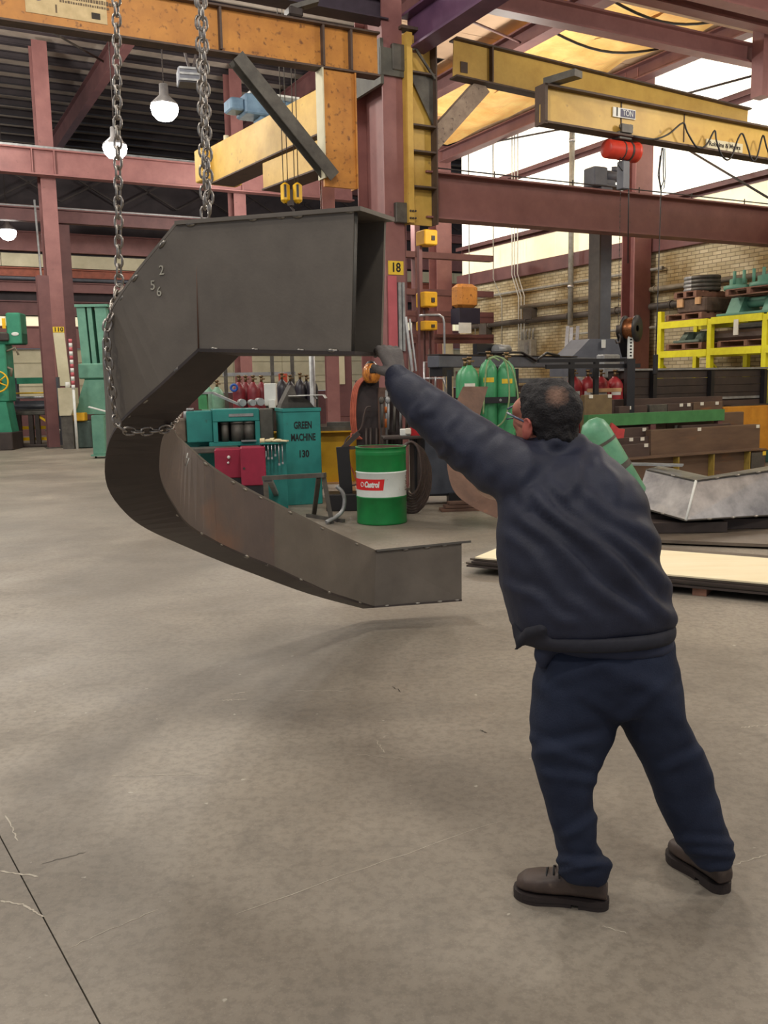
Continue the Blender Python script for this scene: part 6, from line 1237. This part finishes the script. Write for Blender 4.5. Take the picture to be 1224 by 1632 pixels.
wx, wz = LX(6), LZ(608); w_ = MB(); w_.tube([(wx+.27*cos(a), -.38, wz+.27*sin(a)) for a in [2*pi*k/28 for k in range(28)]], .022, 7, closed=True); w_.build('wheel_rim', M_hookyel, rd)
for k in range(6): a = 2*pi*k/6+.3; MB().tube([(wx+.03*cos(a), -.38, wz+.03*sin(a)), (wx+.15*cos(a+.25), -.38, wz+.15*sin(a+.25)), (wx+.27*cos(a+.3), -.38, wz+.27*sin(a+.3))], .018, 6).build('wheel_spoke', M_hookyel, rd)
MB().cyl((wx, -.42, wz), (wx, -.2, wz), .06).build('wheel_hub', M_org, rd)
b = MB(); b.tube([(LX(18), -.1, LZ(560)), (LX(32), -.1, LZ(554)), (LX(36), -.1, LZ(566))], .03, 6); b.build('pipe', M_pipe, rd); b = MB(); b.tube([(LX(16), -.1, LZ(585)), (LX(24), -.1, LZ(588)), (LX(22), -.1, LZ(600))], .04, 6); b.build('pipe', M_pipe, rd)
# roller bed behind/right of it
p = gp(48, 712); rbd = T('roller_table', 'dark roller table with yellow bars and bright shafts beside the left drilling machine', 'table', (p.x, p.y, 0), .05); YD = p.y
LX = lambda px: P(px, 640, YD).x-p.x
MB().box(LX(18), LX(84), -.2, .6, LZ(662), LZ(656), .02).build('table_top', M_gsteel, rbd); MB().box(LX(18), LX(78), -.3, .5, 0, LZ(708), .02).build('skid', M_dark, rbd)
for px in (22, 31, 50, 60): MB().box(LX(px)-.06, LX(px)+.06, -.2, -.08, LZ(708), LZ(662)).build('leg', M_dark, rbd)
for y, mt in ((682, M_hookyel), (700, M_hookyel)): MB().box(LX(14), LX(76), .1, .18, LZ(y+3), LZ(y-2)).build('yellow_bar', mt, rbd)
MB().bar((LX(62), -.1, LZ(664)), (LX(76), -.1, LZ(674)), .06, .06).build('yellow_lever', M_hookyel, rbd)
for y, r, mt in ((627, .022, M_hookyel), (634, .035, M_alu), (648, .05, M_gry), (655, .035, M_gsteel)): b = MB(); b.cyl((LX(12), .3, LZ(y)), (LX(82), .3, LZ(y)), r); b.build('shaft', mt, rbd)
MB().box(LX(14), LX(82), .5, .6, LZ(662), LZ(640)).build('back_panel', M_gry, rbd); MB().box(LX(14), LX(82), .5, .65, LZ(612), LZ(602)).build('teal_beam', M_grn, rbd)
for px in (14, 80): MB().box(LX(px), LX(px)+.1, .5, .65, 0, LZ(602)).build('end_post', M_gry, rbd)
# white bucket
p = gp(88, 709); bk = T('bucket', 'white lidded bucket standing at the foot of the far left column', 'bucket', p, 0); MB().lathe([(0, 0), (.20, 0), (.235, .42), (.0, .42)], 20).build('pail', M_white, bk); MB().lathe([(.0, .46), (.24, .46), (.25, .44), (.25, .41), (.2, .41)], 20).build('lid', M_tag, bk)
t = T('dust_sack', 'dull beige hopper sack hanging beside the cream number board', 'sack', P(111, 662, 24.5), 0); z_ = P(111, 618, 24.5).z-t.location.z
MB().prism([(-.22, 0), (.08, 0), (.22, z_*.45), (.22, z_), (-.22, z_)], -.15, .15).build('sack', M_conc_wall, t); b = MB(); b.cyl((.0, 0, z_), (.0, 0, z_+.15), .06); b.build('neck', M_white, t); MB().box(-.2, .1, -.1, .1, -t.location.z, 0).build('stand', M_gsteel, t)
t = T('warning_pole', 'thin pink and white striped pole right of the far left column', 'pole', P(117, 620, 24.3), 0); z_ = P(117, 540, 24.3).z-t.location.z; n = 12; t.location.z = 0; zb_ = P(117, 620, 24.3).z
MB().cyl((0, 0, 0), (0, 0, zb_), .035).build('pole', M_white, t)
for k in range(n): MB().cyl((0, 0, zb_+z_*k/n), (0, 0, zb_+z_*(k+1)/n), .045).build('band', M_pink if k % 2 else M_white, t)
# tall green press
p = gp(160, 712); pm = T('press_machine', 'tall pale green machine with three upright guide rails behind the left chain', 'machine', (p.x, p.y, 0), .05); YD = p.y
LX = lambda px: P(px, 640, YD).x-p.x
for x0, x1 in ((133, 146), (149, 156), (161, 178)): MB().prism([(LX(x0+4), LZ(590)), (LX(x1+4), LZ(590)), (LX(x1), LZ(489)), (LX(x0), LZ(489))], -.1, .2).build('guide_rail', M_pgrn, pm)
MB().box(LX(134), LX(180), .25, .35, LZ(585), LZ(495)).build('back_sheet', M_grn, pm); MB().box(LX(131), LX(182), -.15, .3, LZ(492), LZ(488)).build('top_plate', M_pgrn, pm)
MB().box(LX(133), LX(182), -.3, .4, LZ(606), LZ(582), .03).build('cross_head', M_pgrn, pm); MB().box(LX(140), LX(182), -.2, .3, LZ(630), LZ(604), .02).build('neck', M_grn, pm); MB().box(LX(148), LX(176), -.23, -.2, LZ(629), LZ(625)).build('slot', M_black, pm)
MB().prism([(LX(122), LZ(662)), (LX(180), LZ(662)), (LX(180), LZ(608)), (LX(142), LZ(608))], -.3, .5).build('body', M_pgrn, pm); MB().box(LX(112), LX(150), -.5, .6, 0, LZ(672), .03).build('base', mat('dark_green_grey', (70, 88, 82), .6), pm); MB().box(LX(150), LX(182), -.1, .6, 0, LZ(660), .03).build('base', M_pgrn, pm)
MB().box(LX(108), LX(143), -.6, -.3, LZ(672), LZ(659), .02).build('yellow_tray', M_girdy, pm)
p = gp(158, 730); ct2 = T('control_pedestal', 'pale green control pedestal with papers on its sloping top, left of the chain', 'pedestal', (p.x, p.y, 0), .05); YD = p.y
LX = lambda px: P(px, 700, YD).x-p.x
MB().box(LX(149), LX(169), -.1, .25, .08, LZ(664), .02).build('cabinet', M_pgrn, ct2); MB().box(LX(146), LX(172), -.15, .3, .05, .09).build('base', M_pgrn, ct2); MB().bar((LX(146), -.05, LZ(652)+.02), (LX(172), .0, LZ(660)+.02), .3, .02).build('papers', M_white, ct2)
for px in (150, 166): MB().cyl((LX(px), 0, .03), (LX(px)+.03, 0, .03), .03, n=10).build('caster', M_rub, ct2)
